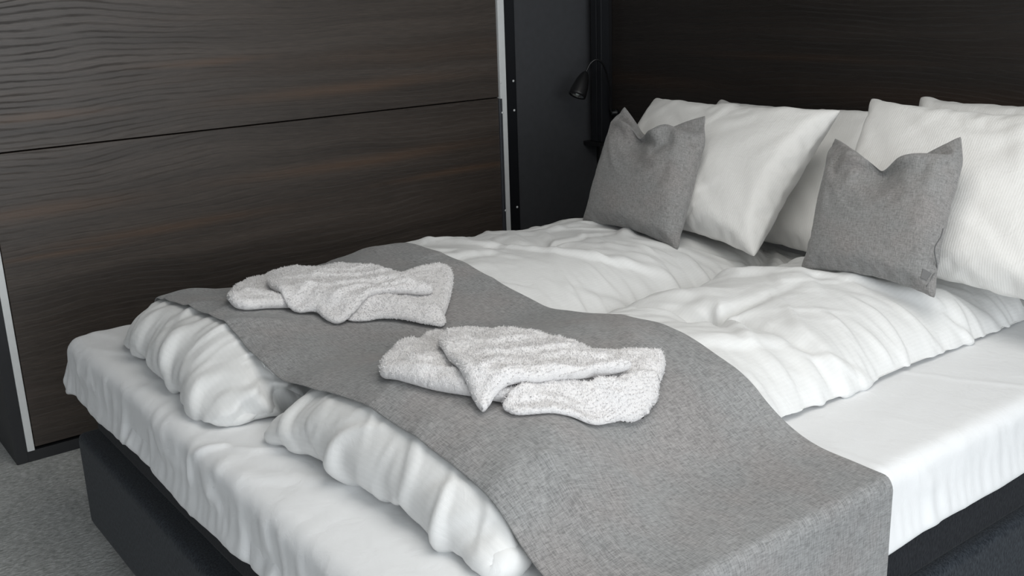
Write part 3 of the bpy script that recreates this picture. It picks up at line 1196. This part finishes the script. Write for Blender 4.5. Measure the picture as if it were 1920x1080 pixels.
        for (cx_, cy_, dep) in quilt:
            ly = np.exp(-((X[:, 1] - cy_ - 0.03 * np.sin((X[:, 0] - cx_) * 9)) / 0.020) ** 2)
            lx = np.exp(-((X[:, 0] - cx_ - 0.03 * np.sin((X[:, 1] - cy_) * 7)) / 0.020) ** 2)
            rr_ = np.hypot(X[:, 0] - cx_, X[:, 1] - cy_)
            fall = np.exp(-(rr_ / 0.24) ** 2)
            phi = np.arctan2(X[:, 1] - cy_, X[:, 0] - cx_)
            amp = amp - up * dep * (np.maximum(ly, 0.6 * lx) * fall + 0.7 * np.exp(-(rr_ / 0.040) ** 2))
            amp = amp + up * 0.005 * np.cos(7 * phi + 3 * vnoise(X * 6 + 3)) * np.exp(-((rr_ - 0.06) / 0.05) ** 2)
        return X + N * (amp - 0.005)[:, None]
    me, X, q = refine(me, folds)
    return X, q, me


def press(x, y):
    """pillows and cushions weigh the head end of the duvets down"""
    t = np.clip((y - 1.22) / 0.30, 0, 1)
    t = t * t * (3 - 2 * t)
    return ZT + 0.185 - np.where(x < 0.91, 0.062, 0.038) * t


XDL, QDL, meDL = sim_duvet('duvetL', 0.06, 0.90, 0.24, 1.90, 5, 0.082,
                           [(0.45, 0.55, .05), (0.5, 0.8, .06)],
                           lambda x: (np.full(len(x), 0.035), 0.905 + 0 * x[:, 0]), capf=press, base=lambda x, y: sample(HS, x, y) + .004,
                           quilt=((0.47, 1.16, .018), (0.50, 0.72, .012)))
XDR, QDR, meDR = sim_duvet('duvetR', 0.92, 1.54, 0.26, 1.90, 8, 0.088,
                           [(0.45, 0.48, .05), (0.5, 0.80, .06)],
                           lambda x: (0.915 - 0.0 * x[:, 0] - 0.06 * np.clip((x[:, 2] - 0.66) / 0.08, 0, 1), 1.56 + 0 * x[:, 0]), capf=press,
                           base=lambda x, y: sample(HS, x, y) + .004, quilt=((1.215, 1.04, .022),))


# rolled foot ends
def sim_roll(key, x0, x1, yc, rad, seed, endL, endR, yaw=0.0, vol_k=0.80, taper=(1, 1)):
    nu = 72
    nb = int((x1 - x0) / 0.0115)
    ncap = 7
    nv = nb + 2 * ncap

    prof = []
    for k in range(ncap):
        t = (k + 0.15) / ncap
        prof.append((x0 + 0.035 * (1 - math.sqrt(max(0, 1 - (1 - t) ** 2))) , math.sin(t * PI / 2)))
    for k in range(nb):
        prof.append((x0 + (x1 - x0) * (k + 0.5) / nb, 1.0))
    for k in range(ncap):
        t = 1 - (k + 0.85) / ncap
        prof.append((x1 - 0.035 * (1 - math.sqrt(max(0, 1 - (1 - t) ** 2))), math.sin(max(t, 0.02) * PI / 2)))
    prof = np.array(prof)
    idm = np.arange(nu * nv).reshape(nu, nv)
    I, J = np.meshgrid(np.arange(nu), np.arange(nv), indexing='ij')
    uvm = np.stack([I * 2 * PI * rad / nu, J * 0.0115], -1).reshape(-1, 2)

    def run():
        rng = np.random.default_rng(seed)
        th = 2 * PI * I / nu
        tt = np.clip((prof[J, 0] - x0) / (x1 - x0), 0, 1)
        dend = np.minimum(prof[J, 0] - x0, x1 - prof[J, 0])
        rfac = np.sqrt(1 - 0.60 * np.clip(1 - dend / 0.09, 0, 1) ** 2)
        rr = prof[J, 1] * rad * rfac * (taper[0] + (taper[1] - taper[0]) * tt)
        X = prof[J, 0]
        Y = yc + rr * np.cos(th) * 1.2 + yaw * (X - (x0 + x1) / 2)
        Z = ZT + 0.01 + rad * 0.95 + rr * np.sin(th) * 0.95
        pos = np.stack([X, Y, Z], -1).reshape(-1, 3)
        c = Cloth(pos, [(idm, True, True)], bend=0.2, seed=seed, shear=0.3)
        body = ((J >= ncap) & (J < nv - ncap)).ravel()
        ax = 0.0115
        ci = 2 * PI * rad / nu
        wob = 1.05 + 0.09 * np.sin(J * 0.23 + seed) * np.sin(J * 0.071 + 2 * seed)
        wob = wob.ravel()
        for bt in c.b:
            a, b = bt[0], bt[1]
            d = pos[b] - pos[a]
            L = np.linalg.norm(d, axis=1)
            kind = bt[4]
            if kind in 'us' or kind == 'b' or kind == 'v':
                dj = np.abs(J.ravel()[b] - J.ravel()[a])
                di = np.abs(I.ravel()[b] - I.ravel()[a]); di = np.minimum(di, nu - di)
                Lb = np.hypot(di * ci * 1.10 * rfac.ravel()[a], dj * ax * 1.16 * wob[a])
                capL = np.hypot(di * ci * 0.75, dj * 0.014)
                bt[2] = np.where(body[a] & body[b], Lb, np.maximum(L, 0.6 * capL))
        c.x += rng.normal(0, 0.0025, c.x.shape)
        ringL = idm[:, 0]; ringR = idm[:, -1]

        c.w[ringL] = 0; c.w[ringR] = 0
        vol = PI * rad * rad * 1.2 * .95 * (x1 - x0) * vol_k * (0.5 * (taper[0] ** 2 + taper[1] ** 2))
        cl = c.x[ringL].mean(0); cr = c.x[ringR].mean(0)

        def extra(s):
            t = min(1, extra.k / 30)
            for ring, cc, off in ((ringL, cl, endL), (ringR, cr, endR)):
                m = cc + np.array(off) * t
                s.x[ring] = m + (s.x[ring] - s.x[ring].mean(0)) * 0.97
        extra.k = 0

        def coll(s, xp):
            x = s.x
            g = sample(HS, x[:, 0], x[:, 1]) + .004
            con = x[:, 2] < g
            x[con, 2] = g[con]
            x[con, :2] = xp[con, :2] * 0.6 + x[con, :2] * 0.4
            x[:, 0] = np.clip(x[:, 0], x0 - 0.02, x1 + 0.02)
        c.collide = coll
        for k in range(95):
            extra.k = k
            c.step(dt=1 / 60, iters=8, grav=6.0, damp=0.06 if k < 60 else 0.25, volume=vol * min(1.0, 0.7 + k / 40), gas=0.5, extra=extra)
        return c.x
    X = run()
    A = np.vstack([idm, idm[:1]])
    q = np.stack([A[:-1, :-1], A[1:, :-1], A[1:, 1:], A[:-1, 1:]], -1).reshape(-1, 4)[:, ::-1]
    X = relax(X, q, 1)
    faces = q.tolist() + [idm[:, 0].tolist(), idm[::-1, -1].tolist()]
    me = cloth_mesh('rolled_end', X, faces, uvm)

    def folds(X, N):
        o_ = seed * 5.1
        tt = (X[:, 0] - x0) / (x1 - x0)
        slant = (X[:, 2] - ZT) * 7 * np.sin(tt * 3.5 + seed) + 1.1 * vnoise(X * 6 + o_)
        A1 = crease(np.stack([X[:, 0] * 15 + slant, X[:, 1] * 3.5, X[:, 2] * 3.5], 1) + o_, 0.20)
        A2 = crease(np.stack([X[:, 0] * 34 + slant * 2, X[:, 1] * 5, X[:, 2] * 5], 1) + 2 * o_, 0.12)
        A3 = crease(np.stack([X[:, 0] * 20 - slant * 2.2, X[:, 1] * 5, X[:, 2] * 5], 1) + 3 * o_, 0.10)
        A4 = crease(X * np.array([60, 12, 12]) + o_, 0.25)
        mask = 0.5 + 0.5 * np.clip(vnoise(X * 6 + o_) * 2.5, -1, 1)
        mask2 = 0.5 + 0.5 * np.clip(vnoise(X * 5 + 2 * o_) * 2.5, -1, 1)
        X = X + N * (0.014 * A1 * (0.3 + 0.7 * mask) + 0.013 * A2 * (0.3 + 0.7 * mask2) + 0.014 * A3 * (1 - 0.7 * mask) + 0.0015 * A4 - 0.005)[:, None]
        for t0, sg in ((1.0, 1.0), (0.0, -1.0)):
            near = tt > 0.82 if t0 else tt < 0.18
            cz = ZT + 0.09
            cyv = X[near, 1].mean()
            rad_ = np.hypot(X[:, 1] - cyv, X[:, 2] - cz)
            phi = np.arctan2(X[:, 2] - cz, X[:, 1] - cyv)
            face = np.clip(N[:, 0] * sg, 0, 1) ** 0.8 * near
            spiral = np.cos(phi - rad_ * 78 + 2.4)
            X[:, 0] += sg * face * (0.020 * np.sign(spiral) * np.abs(spiral) ** 0.7 * np.clip(1.3 - rad_ / 0.09, 0, 1)
                                    + 0.006 * np.cos(9 * phi + 5 * vnoise(X * 20)) * np.clip(rad_ / 0.04, 0, 1))
        return X
    me, X, q = refine(me, folds)
    return X, q, me


XRL, QRL, meRL = sim_roll('rollL', 0.150, 0.890, 0.192, 0.101, 3, (0.03, 0.0, 0.0), (-0.075, 0.0, 0.015), yaw=-0.06)
XRR, QRR, meRR = sim_roll('rollR', 0.900, 1.665, 0.272, 0.107, 6, (0.03, 0.0, 0.0), (-0.085, 0.0, 0.02), yaw=0.05)

dl = thing('duvet', (0.48, 1.1, ZT), 'white folded duvet on the left half of the bed, rolled up at the foot', 'duvet', 'folded white duvets')
dr = thing('duvet', (1.23, 1.1, ZT), 'white folded duvet on the right half of the bed, bare sheet beside it', 'duvet', 'folded white duvets')
for me_, par in ((meDL, dl), (meDR, dr)):
    link('folded_body', me_, M['duvet'], par, True)
for me_, par in ((meRL, dl), (meRR, dr)):
    link('rolled_end', me_, M['duvet'], par, True)

HD = HS.copy()
for X_, Q_ in ((XDL, QDL), (XDR, QDR), (XRL, QRL), (XRR, QRR)):
    HD = np.maximum(HD, raster(X_, Q_))


# ------------------------------------------------------------ bed runner
def build_runner():
    cell = 0.0115
    LX = 2.35
    WY = 0.675
    nx = int(LX / cell) | 1
    ny = int(WY / cell) | 1
    su = np.linspace(0, LX, nx)
    sv = np.linspace(0, WY, ny)
    U, V = np.meshgrid(su, sv, indexing='ij')
    idm = np.arange(nx * ny).reshape(nx, ny)
    def mf(H, n, op):
        for _ in range(n):
            K = np.pad(H, 1, mode='edge')
            H = op(op(K[:-2, 1:-1], K[2:, 1:-1]), H)
            K = np.pad(H, 1, mode='edge')
            H = op(op(K[1:-1, :-2], K[1:-1, 2:]), H)
        return H
    K0 = np.where(HD < 0, ZT, HD)
    cl = mf(mf(K0, 15, np.maximum), 15, np.minimum)
    cl = blur(np.maximum(K0, 0.75 * cl + 0.25 * K0), 25)
    HB = np.where(HD < 0, -1.0, np.maximum(HD, cl))
    edgeR = 1.812

    def run():
        yA = 0.135 + 0.035 * (U / LX)
        X = -0.12 + U
        Y = yA + V
        over = np.maximum(0, X - edgeR)
        Z = 0.86 - over * 1.0
        X = np.where(X > edgeR, edgeR + 0.02, X)
        pos = np.stack([X, Y, Z], -1).reshape(-1, 3)
        flat = np.stack([U, V, 0 * U], -1).reshape(-1, 3)
        c = Cloth(pos, [(idm, False, False)], bend=0.5, shear=0.6)
        for bt in c.b:
            bt[2] = np.linalg.norm(flat[bt[1]] - flat[bt[0]], axis=1)

        def coll(s, xp):
            x = s.x
            out = x[:, 0] > edgeR
            h = sample(HB, np.minimum(x[:, 0], 1.795), x[:, 1]) + 0.006
            lx = x[:, 0] < 0.0
            h = np.where(lx, np.where(x[:, 0] < -0.02, -1, h), h)
            pz = h - x[:, 2]
            px = edgeR + 0.006 - x[:, 0]
            ins = (pz > 0) & (px > 0)
            upm = ins & (pz <= px)
            sid = ins & ~upm
            x[upm, 2] = h[upm]
            x[sid, 0] = edgeR + 0.006
            x[upm, :2] = xp[upm, :2] * 0.45 + x[upm, :2] * 0.55
        c.collide = coll
        for k in range(120):
            c.step(dt=1 / 60, iters=10, grav=6.0, damp=0.04 if k < 80 else 0.25)
        return c.x
    X = run()
    q = np.stack([idm[:-1, :-1], idm[1:, :-1], idm[1:, 1:], idm[:-1, 1:]], -1).reshape(-1, 4)
    me = bpy.data.meshes.new('bed_runner')
    me.from_pydata(X.tolist(), [], q.tolist()); me.update()
    lay = me.uv_layers.new(name='UVMap')
    li = np.zeros(len(me.loops), dtype=np.int32)
    me.loops.foreach_get('vertex_index', li)
    uvm = np.stack([U, V], -1).reshape(-1, 2)
    lay.data.foreach_set('uv', uvm[li].astype(np.float32).ravel())
    return X, q, me


XN, QN, me = build_runner()
run_o = link('bed_runner', me, M['runner'], None, True)
sd = run_o.modifiers.new('thick', 'SOLIDIFY'); sd.thickness = 0.003; sd.offset = 1.0
subsurf(run_o, 1)
tag(run_o, 'long grey woven bed runner laid across both duvets and hanging over the right side', 'bed runner')
HN = np.maximum(HD, raster(XN, QN) + 0.004)

# ------------------------------------------------------------ pillows and cushions
PIL = [
    ('pillowA', 0.74, 0.55, 0.034, 21, ((.19, 1.60, .70), (.925, 1.535, .692), (.92, 1.90, 1.058), (.13, 1.95, 1.037)),
     'plump white pillow leaning behind the left grey cushion'),
    ('pillowB', 0.74, 0.55, 0.030, 22, ((.24, 1.84, .63), (1.02, 1.80, .64), (.89, 2.19, 1.02), (.14, 2.27, 1.00)),
     'white pillow against the headboard, mostly hidden behind the left front pillow'),
    ('pillowC', 0.74, 0.55, 0.034, 23, ((1.06, 1.58, .71), (1.76, 1.56, .71), (1.72, 1.93, 1.085), (.975, 1.95, 1.090)),
     'plump white pillow leaning behind the right grey cushion'),
    ('pillowD', 0.74, 0.55, 0.030, 24, ((1.00, 1.95, .69), (1.74, 1.95, .69), (1.72, 2.22, 1.09), (.96, 2.22, 1.068)),
     'white pillow at the top right against the headboard, only its upper edge visible'),
]
for key, w, h, vol, seed, cor, lab in PIL:
    X_, topo = sim_pillow(key, w, h, vol, seed)
    me, P_ = place_pillow('pillow', X_, topo, cor, w, h, M['pillow'])

    def pfold(X, N, seed=seed):
        Y = X[:, [0, 2, 1]]
        A = streak(Y, 0.55, 22, 3.2, seed, 0.14)
        B = streak(Y, -0.75, 17, 2.8, 2 * seed, 0.14)
        m_ = 0.5 + 0.5 * np.clip(vnoise(X * 5 + seed) * 2.5, -1, 1)
        return X + N * (0.0050 * A * m_ + 0.0060 * B * (1 - m_))[:, None]
    me, P_, _q = refine(me, pfold)
    o = link('pillow', me, M['pillow'], None, True)
    tag(o, lab, 'pillow', 'white bed pillows')

CUS = [
    ('cushA', 0.46, 0.46, 0.0120, 31, ((.285, 1.472, .697), (.742, 1.430, .697), (.612, 1.675, 1.042), (.262, 1.68, 1.043)), .46,
     'grey woven cushion with a chopped top, nearer the reading lamp'),
    ('cushB', 0.46, 0.46, 0.0130, 32, ((1.155, 1.43, .725), (1.513, 1.44, .726), (1.425, 1.65, 1.062), (1.075, 1.65, 1.020)), .52,
     'grey woven cushion with a small black side tag, right of the other cushion'),
]
CP = {}
for key, w, h, vol, seed, cor, ca, lab in CUS:
    X_, topo = sim_pillow(key, w, h, vol, seed, cell=0.0075, chop=0.135, chop_at=ca, steps=110)
    wl_, wr_ = ca * w * 0.975, (1 - ca) * w * 0.975
    ch_ = 0.135
    el_, er_ = math.sqrt(wl_ ** 2 - ch_ ** 2), math.sqrt(wr_ ** 2 - ch_ ** 2)
    cn_ = (ca - 0.5) * w
    kk_ = np.clip(np.where(X_[:, 0] < cn_, (cn_ - X_[:, 0]) / el_, (X_[:, 0] - cn_) / er_), 0, 1)
    ymax = h - ch_ * (1 - kk_)
    X_ = X_.copy()
    # the fabric creases down into the chopped notch
    dn = np.hypot(X_[:, 0] - cn_, X_[:, 1] - (h - ch_))
    X_[:, 2] *= 1 - 0.65 * np.exp(-(dn / 0.055) ** 2)
    X_[:, 1] = np.minimum(X_[:, 1], ymax)
    me, P_ = place_pillow('cushion_cover', X_, topo, cor, w, h, M['cushion'])
    t_ = thing('cushion', tuple((np.array(cor[0]) + np.array(cor[1])) / 2), lab, 'cushion', 'grey scatter cushions')
    o = link('cushion_cover', me, M['cushion'], t_, True)
    subsurf(o, 1)
    if key == 'cushB':
        from mathutils.bvhtree import BVHTree
        bv = BVHTree.FromPolygons([tuple(p) for p in P_], [p.vertices[:] for p in me.polygons])
        e1 = (np.array(cor[1]) - np.array(cor[0])); e2 = (np.array(cor[3]) - np.array(cor[0]))
        fn = np.cross(e1, e2); fn /= np.linalg.norm(fn)
        if fn[1] > 0:
            fn = -fn

        def on_front(x, z):
            p0 = Vector((x, 1.45, z)) + Vector(fn) * 0.3
            h = bv.ray_cast(p0, -Vector(fn))
            return (h[0] if h[0] is not None else Vector((x, 1.45, z))) + Vector(fn) * 0.0012
        # side seam running up from the lower right corner
        tube('side_seam', [on_front(x_, z_) for x_, z_ in ((1.492, .742), (1.492, .775), (1.491, .808), (1.496, .835), (1.508, .865), (1.512, .885))],
             0.0015, M['seam'], t_, 6)
        A_, B_, C_, D_ = on_front(1.476, .784), on_front(1.489, .784), on_front(1.489, .757), on_front(1.478, .757)
        tm = bpy.data.meshes.new('fabric_tag')
        nv_ = Vector(fn)
        pts = [p + nv_ * k_ for k_ in (0.0005, 0.002) for p in (A_, B_, C_, D_)]
        tm.from_pydata([tuple(p) for p in pts], [], [(0, 1, 2, 3), (7, 6, 5, 4), (0, 4, 5, 1), (1, 5, 6, 2), (2, 6, 7, 3), (3, 7, 4, 0)])
        tg = link('fabric_tag', tm, M['seam'], t_)
        tg['label'] = 'small dark side tag'
        tube('tag_edge', [A_ + nv_ * .002, (A_ + D_) / 2 + nv_ * .003, D_ + nv_ * .002], 0.0022, M['tagm'], tg, 6).matrix_parent_inverse = (Matrix.Translation(t_.location)).inverted() @ Matrix.Identity(4)
    CP[key] = (P_, topo, t_)


# ------------------------------------------------------------ towels
def poly_dist(px, py, poly):
    """signed distance inside a polygon (positive inside)"""
    n = len(poly)
    d = np.full(px.shape, 1e9)
    ins = np.zeros(px.shape, bool)
    for i in range(n):
        x1, y1 = poly[i]; x2, y2 = poly[(i + 1) % n]
        ex, ey = x2 - x1, y2 - y1
        t = np.clip(((px - x1) * ex + (py - y1) * ey) / (ex * ex + ey * ey), 0, 1)
        d = np.minimum(d, np.hypot(px - x1 - t * ex, py - y1 - t * ey))
        c = ((y1 > py) != (y2 > py)) & (px < (x2 - x1) * (py - y1) / (y2 - y1 + 1e-12) + x1)
        ins ^= c
    return np.where(ins, d, -d)


def chaikin(poly, n=2):
    for _ in range(n):
        q = []
        for i in range(len(poly)):
            a = np.array(poly[i]); b = np.array(poly[(i + 1) % len(poly)])
            q += [tuple(a * .78 + b * .22), tuple(a * .22 + b * .78)]
        poly = q
    return poly


def folded_layer(name, poly, H, thick, mat, parent, ridges=(), seed=0, cell=0.004, fuzz=0.0016, tilt=None):
    """a soft slab with the given plan outline lying on the height field H; returns new H"""
    poly = chaikin(poly)
    P = np.array(poly)
    x0, y0 = P.min(0) - .01
    x1, y1 = P.max(0) + .01
    nx = int((x1 - x0) / cell) + 2; ny = int((y1 - y0) / cell) + 2
    X, Y = np.meshgrid(np.linspace(x0, x1, nx), np.linspace(y0, y1, ny), indexing='ij')
    D = poly_dist(X, Y, poly)
    rng = np.random.default_rng(seed)
    base = sample(blur(H, 3), X, Y)
    r = thick * 0.5
    t = np.clip(D / r, 0, 1)
    roundness = np.sqrt(np.clip(1 - (1 - t) ** 2, 0, 1))
    top = np.full(X.shape, thick)
    if tilt is not None:
        top = top * tilt(X, Y)
    for (ax, ay, bx, by, amp, wid) in ridges:
        ex, ey = bx - ax, by - ay
        L = math.hypot(ex, ey)
        s = ((X - ax) * ex + (Y - ay) * ey) / (L * L)
        dd = ((X - ax) * -ey + (Y - ay) * ex) / L + 0.006 * np.sin(s * 7 + ax * 20)
        env = np.clip(np.minimum(s, 1 - s) * 5 + 0.25, 0, 1)
        top = top + amp * np.exp(-(dd / wid) ** 2) * env
    n = rng.normal(0, 1, X.shape)
    n = (n + np.roll(n, 1, 0) + np.roll(n, 1, 1)) / 1.7
    low = blur(rng.normal(0, 1, X.shape), 12); low = low / low.std()
    low2 = blur(rng.normal(0, 1, X.shape), 60); low2 = low2 / low2.std()
    top = top + low * 0.0008 + low2 * 0.0014
    mid = base + top * 0.5
    zt = base + top * 0.5 + top * 0.5 * roundness + n * fuzz * 0.5
    zb = base + 0.5 * top - (0.5 * top - 0.0005) * roundness
    keep = D > 0
    idt = -np.ones(X.shape, int); idb = idt.copy()
    # snap the border cells outwards: ring of cells with D in (-cell,0] placed at mid height
    ring = (~keep) & (D > -cell * 1.5)
    near = keep | ring
    verts = []
    gxn, gyn = np.gradient(D, x0 * 0 + (x1 - x0) / (nx - 1), (y1 - y0) / (ny - 1))
    k = 0
    for i in range(nx):
        for j in range(ny):
            if near[i, j]:
                if keep[i, j]:
                    verts.append((X[i, j], Y[i, j], zt[i, j])); idt[i, j] = k; k += 1
                    verts.append((X[i, j], Y[i, j], zb[i, j])); idb[i, j] = k; k += 1
                else:
                    gg = math.hypot(gxn[i, j], gyn[i, j]) + 1e-6
                    fx = rng.normal(0, fuzz * 0.7)
                    d = D[i, j] + fx
                    verts.append((X[i, j] - d * gxn[i, j] / gg, Y[i, j] - d * gyn[i, j] / gg, mid[i, j]))
                    idt[i, j] = idb[i, j] = k; k += 1
    faces = []
    for i in range(nx - 1):
        for j in range(ny - 1):
            c = ((i, j), (i + 1, j), (i + 1, j + 1), (i, j + 1))
            if all(near[a] for a in c) and any(keep[a] for a in c):
                faces.append(tuple(int(idt[a]) for a in c))
                faces.append(tuple(int(idb[a]) for a in reversed(c)))
    me = bpy.data.meshes.new(name)
    me.from_pydata(verts, [], faces)
    me.update()
    o = link(name, me, mat, parent, True)
    HH = H.copy()
    V = np.array(verts)
    # standing loops of the terry pile
    ti = idt[keep]
    npile = min(26000, len(ti) * 4)
    pk = rng.integers(0, len(ti), npile)
    cen = V[ti[pk]] + np.stack([rng.uniform(-.5, .5, npile) * cell, rng.uniform(-.5, .5, npile) * cell, np.zeros(npile)], 1)
    gz = np.gradient(zt, (x1 - x0) / (nx - 1), (y1 - y0) / (ny - 1))
    nn = np.stack([-gz[0][keep], -gz[1][keep], np.ones(keep.sum())], 1)[pk]
    nn /= np.linalg.norm(nn, axis=1)[:, None]
    dr = nn + rng.normal(0, 0.45, (npile, 3)); dr /= np.linalg.norm(dr, axis=1)[:, None]
    sd_ = np.cross(dr, rng.normal(0, 1, (npile, 3))); sd_ /= np.linalg.norm(sd_, axis=1)[:, None] + 1e-9
    ln = rng.uniform(0.0022, 0.0042, npile)[:, None]
    cen = cen - nn * 0.001
    pv = np.stack([cen - sd_ * 0.0007, cen + sd_ * 0.0007, cen + dr * ln + sd_ * 0.0003, cen + dr * ln - sd_ * 0.0003], 1).reshape(-1, 3)
    pf = np.arange(npile * 4).reshape(-1, 4)
    pm = bpy.data.meshes.new('terry_pile')
    pm.from_pydata(pv.tolist(), [], pf.tolist())
    po = link('terry_pile', pm, mat, o, False)
    po.matrix_parent_inverse = Matrix.Identity(4)
    po['kind'] = 'stuff'
    add = raster(V)
    HH = np.maximum(HH, add)
    return o, HH


tL = thing('towel', (0.72, 0.33, 0.77), 'folded white terry towel farther from the camera, nearer the wood cabinet', 'towel', 'folded white towels')
tR = thing('towel', (1.22, 0.36, 0.77), 'folded white terry towel nearest the camera, on the middle of the runner', 'towel', 'folded white towels')
TOWELS = [
    (tL, [
        ('bottom_layer', [(0.491, 0.216), (0.377, 0.283), (0.311, 0.352), (0.311, 0.381), (0.308, 0.456), (0.387, 0.507), (0.509, 0.561), (0.596, 0.608), (0.582, 0.655), (0.581, 0.703), (0.604, 0.743), (0.646, 0.74), (0.727, 0.678), (0.84, 0.582), (0.845, 0.55), (0.804, 0.527), (0.717, 0.468), (0.685, 0.404), (0.64, 0.374), (0.584, 0.323), (0.616, 0.22), (0.578, 0.189)], 0.026,
         [(0.306, 0.383, 0.37, 0.515, 0.006, 0.01), (0.528, 0.233, 0.595, 0.398, 0.006, 0.01), (0.611, 0.621, 0.762, 0.642, 0.004, 0.012), (0.606, 0.338, 0.538, 0.254, 0.004, 0.01)]),
        ('turned_hem', [(0.705, 0.395), (0.687, 0.432), (0.705, 0.505), (0.776, 0.56), (0.844, 0.584), (0.87, 0.558), (0.844, 0.53), (0.755, 0.475), (0.732, 0.42)], 0.012,
         [(0.708, 0.42, 0.843, 0.559, 0.004, 0.006)]),
        ('folded_flap', [(0.482, 0.318), (0.393, 0.368), (0.418, 0.434), (0.474, 0.523), (0.547, 0.571), (0.631, 0.583), (0.701, 0.61), (0.75, 0.616), (0.758, 0.595), (0.72, 0.54), (0.704, 0.478), (0.725, 0.404), (0.718, 0.368), (0.684, 0.358), (0.648, 0.359), (0.625, 0.306)], 0.02,
         [(0.487, 0.345, 0.629, 0.582, 0.007, 0.009), (0.569, 0.333, 0.684, 0.577, 0.007, 0.01), (0.604, 0.29, 0.595, 0.401, 0.005, 0.008), (0.663, 0.378, 0.671, 0.498, 0.009, 0.009), (0.671, 0.498, 0.745, 0.611, 0.008, 0.008), (0.485, 0.401, 0.564, 0.561, 0.005, 0.008)]),
    ]),
    (tR, [
        ('bottom_layer', [(1.159, 0.226), (1.128, 0.247), (1.095, 0.297), (0.937, 0.455), (0.919, 0.507), (0.995, 0.511), (1.109, 0.525), (1.209, 0.541), (1.308, 0.565), (1.356, 0.629), (1.392, 0.693), (1.405, 0.702), (1.435, 0.671), (1.466, 0.625), (1.475, 0.598), (1.488, 0.546), (1.475, 0.517), (1.444, 0.459), (1.432, 0.375), (1.418, 0.329), (1.382, 0.289), (1.287, 0.245), (1.189, 0.212)], 0.028,
         [(1.159, 0.259, 1.261, 0.285, 0.005, 0.01), (1.204, 0.254, 1.347, 0.293, 0.006, 0.012), (1.378, 0.636, 1.438, 0.652, 0.004, 0.012), (1.19, 0.23, 1.322, 0.288, 0.004, 0.008)]),
        ('side_fold', [(1.42, 0.301), (1.413, 0.334), (1.409, 0.453), (1.445, 0.507), (1.444, 0.585), (1.455, 0.639), (1.483, 0.608), (1.494, 0.576), (1.503, 0.531), (1.485, 0.496), (1.494, 0.403), (1.467, 0.336), (1.45, 0.307)], 0.014,
         [(1.435, 0.316, 1.467, 0.487, 0.005, 0.007), (1.441, 0.486, 1.485, 0.533, 0.01, 0.008), (1.455, 0.498, 1.463, 0.58, 0.006, 0.01)]),
        ('folded_flap', [(1.209, 0.323), (1.122, 0.385), (1.087, 0.44), (1.169, 0.482), (1.248, 0.511), (1.293, 0.539), (1.315, 0.536), (1.335, 0.549), (1.374, 0.546), (1.425, 0.575), (1.437, 0.587), (1.445, 0.572), (1.425, 0.501), (1.425, 0.392), (1.409, 0.337), (1.407, 0.299), (1.42, 0.268), (1.401, 0.269), (1.355, 0.278), (1.275, 0.299)], 0.024,
         [(1.21, 0.355, 1.277, 0.487, 0.007, 0.01), (1.293, 0.332, 1.35, 0.529, 0.008, 0.011), (1.364, 0.298, 1.352, 0.427, 0.006, 0.01), (1.395, 0.303, 1.433, 0.557, 0.008, 0.008), (1.338, 0.439, 1.412, 0.563, 0.006, 0.009)]),
    ]),
]
HT = HN
for t_, layers in TOWELS:
    for nm, poly, th, rid in layers:
        o, HT = folded_layer(nm, poly, HT, th, M['terry'], t_, rid, seed=len(nm))
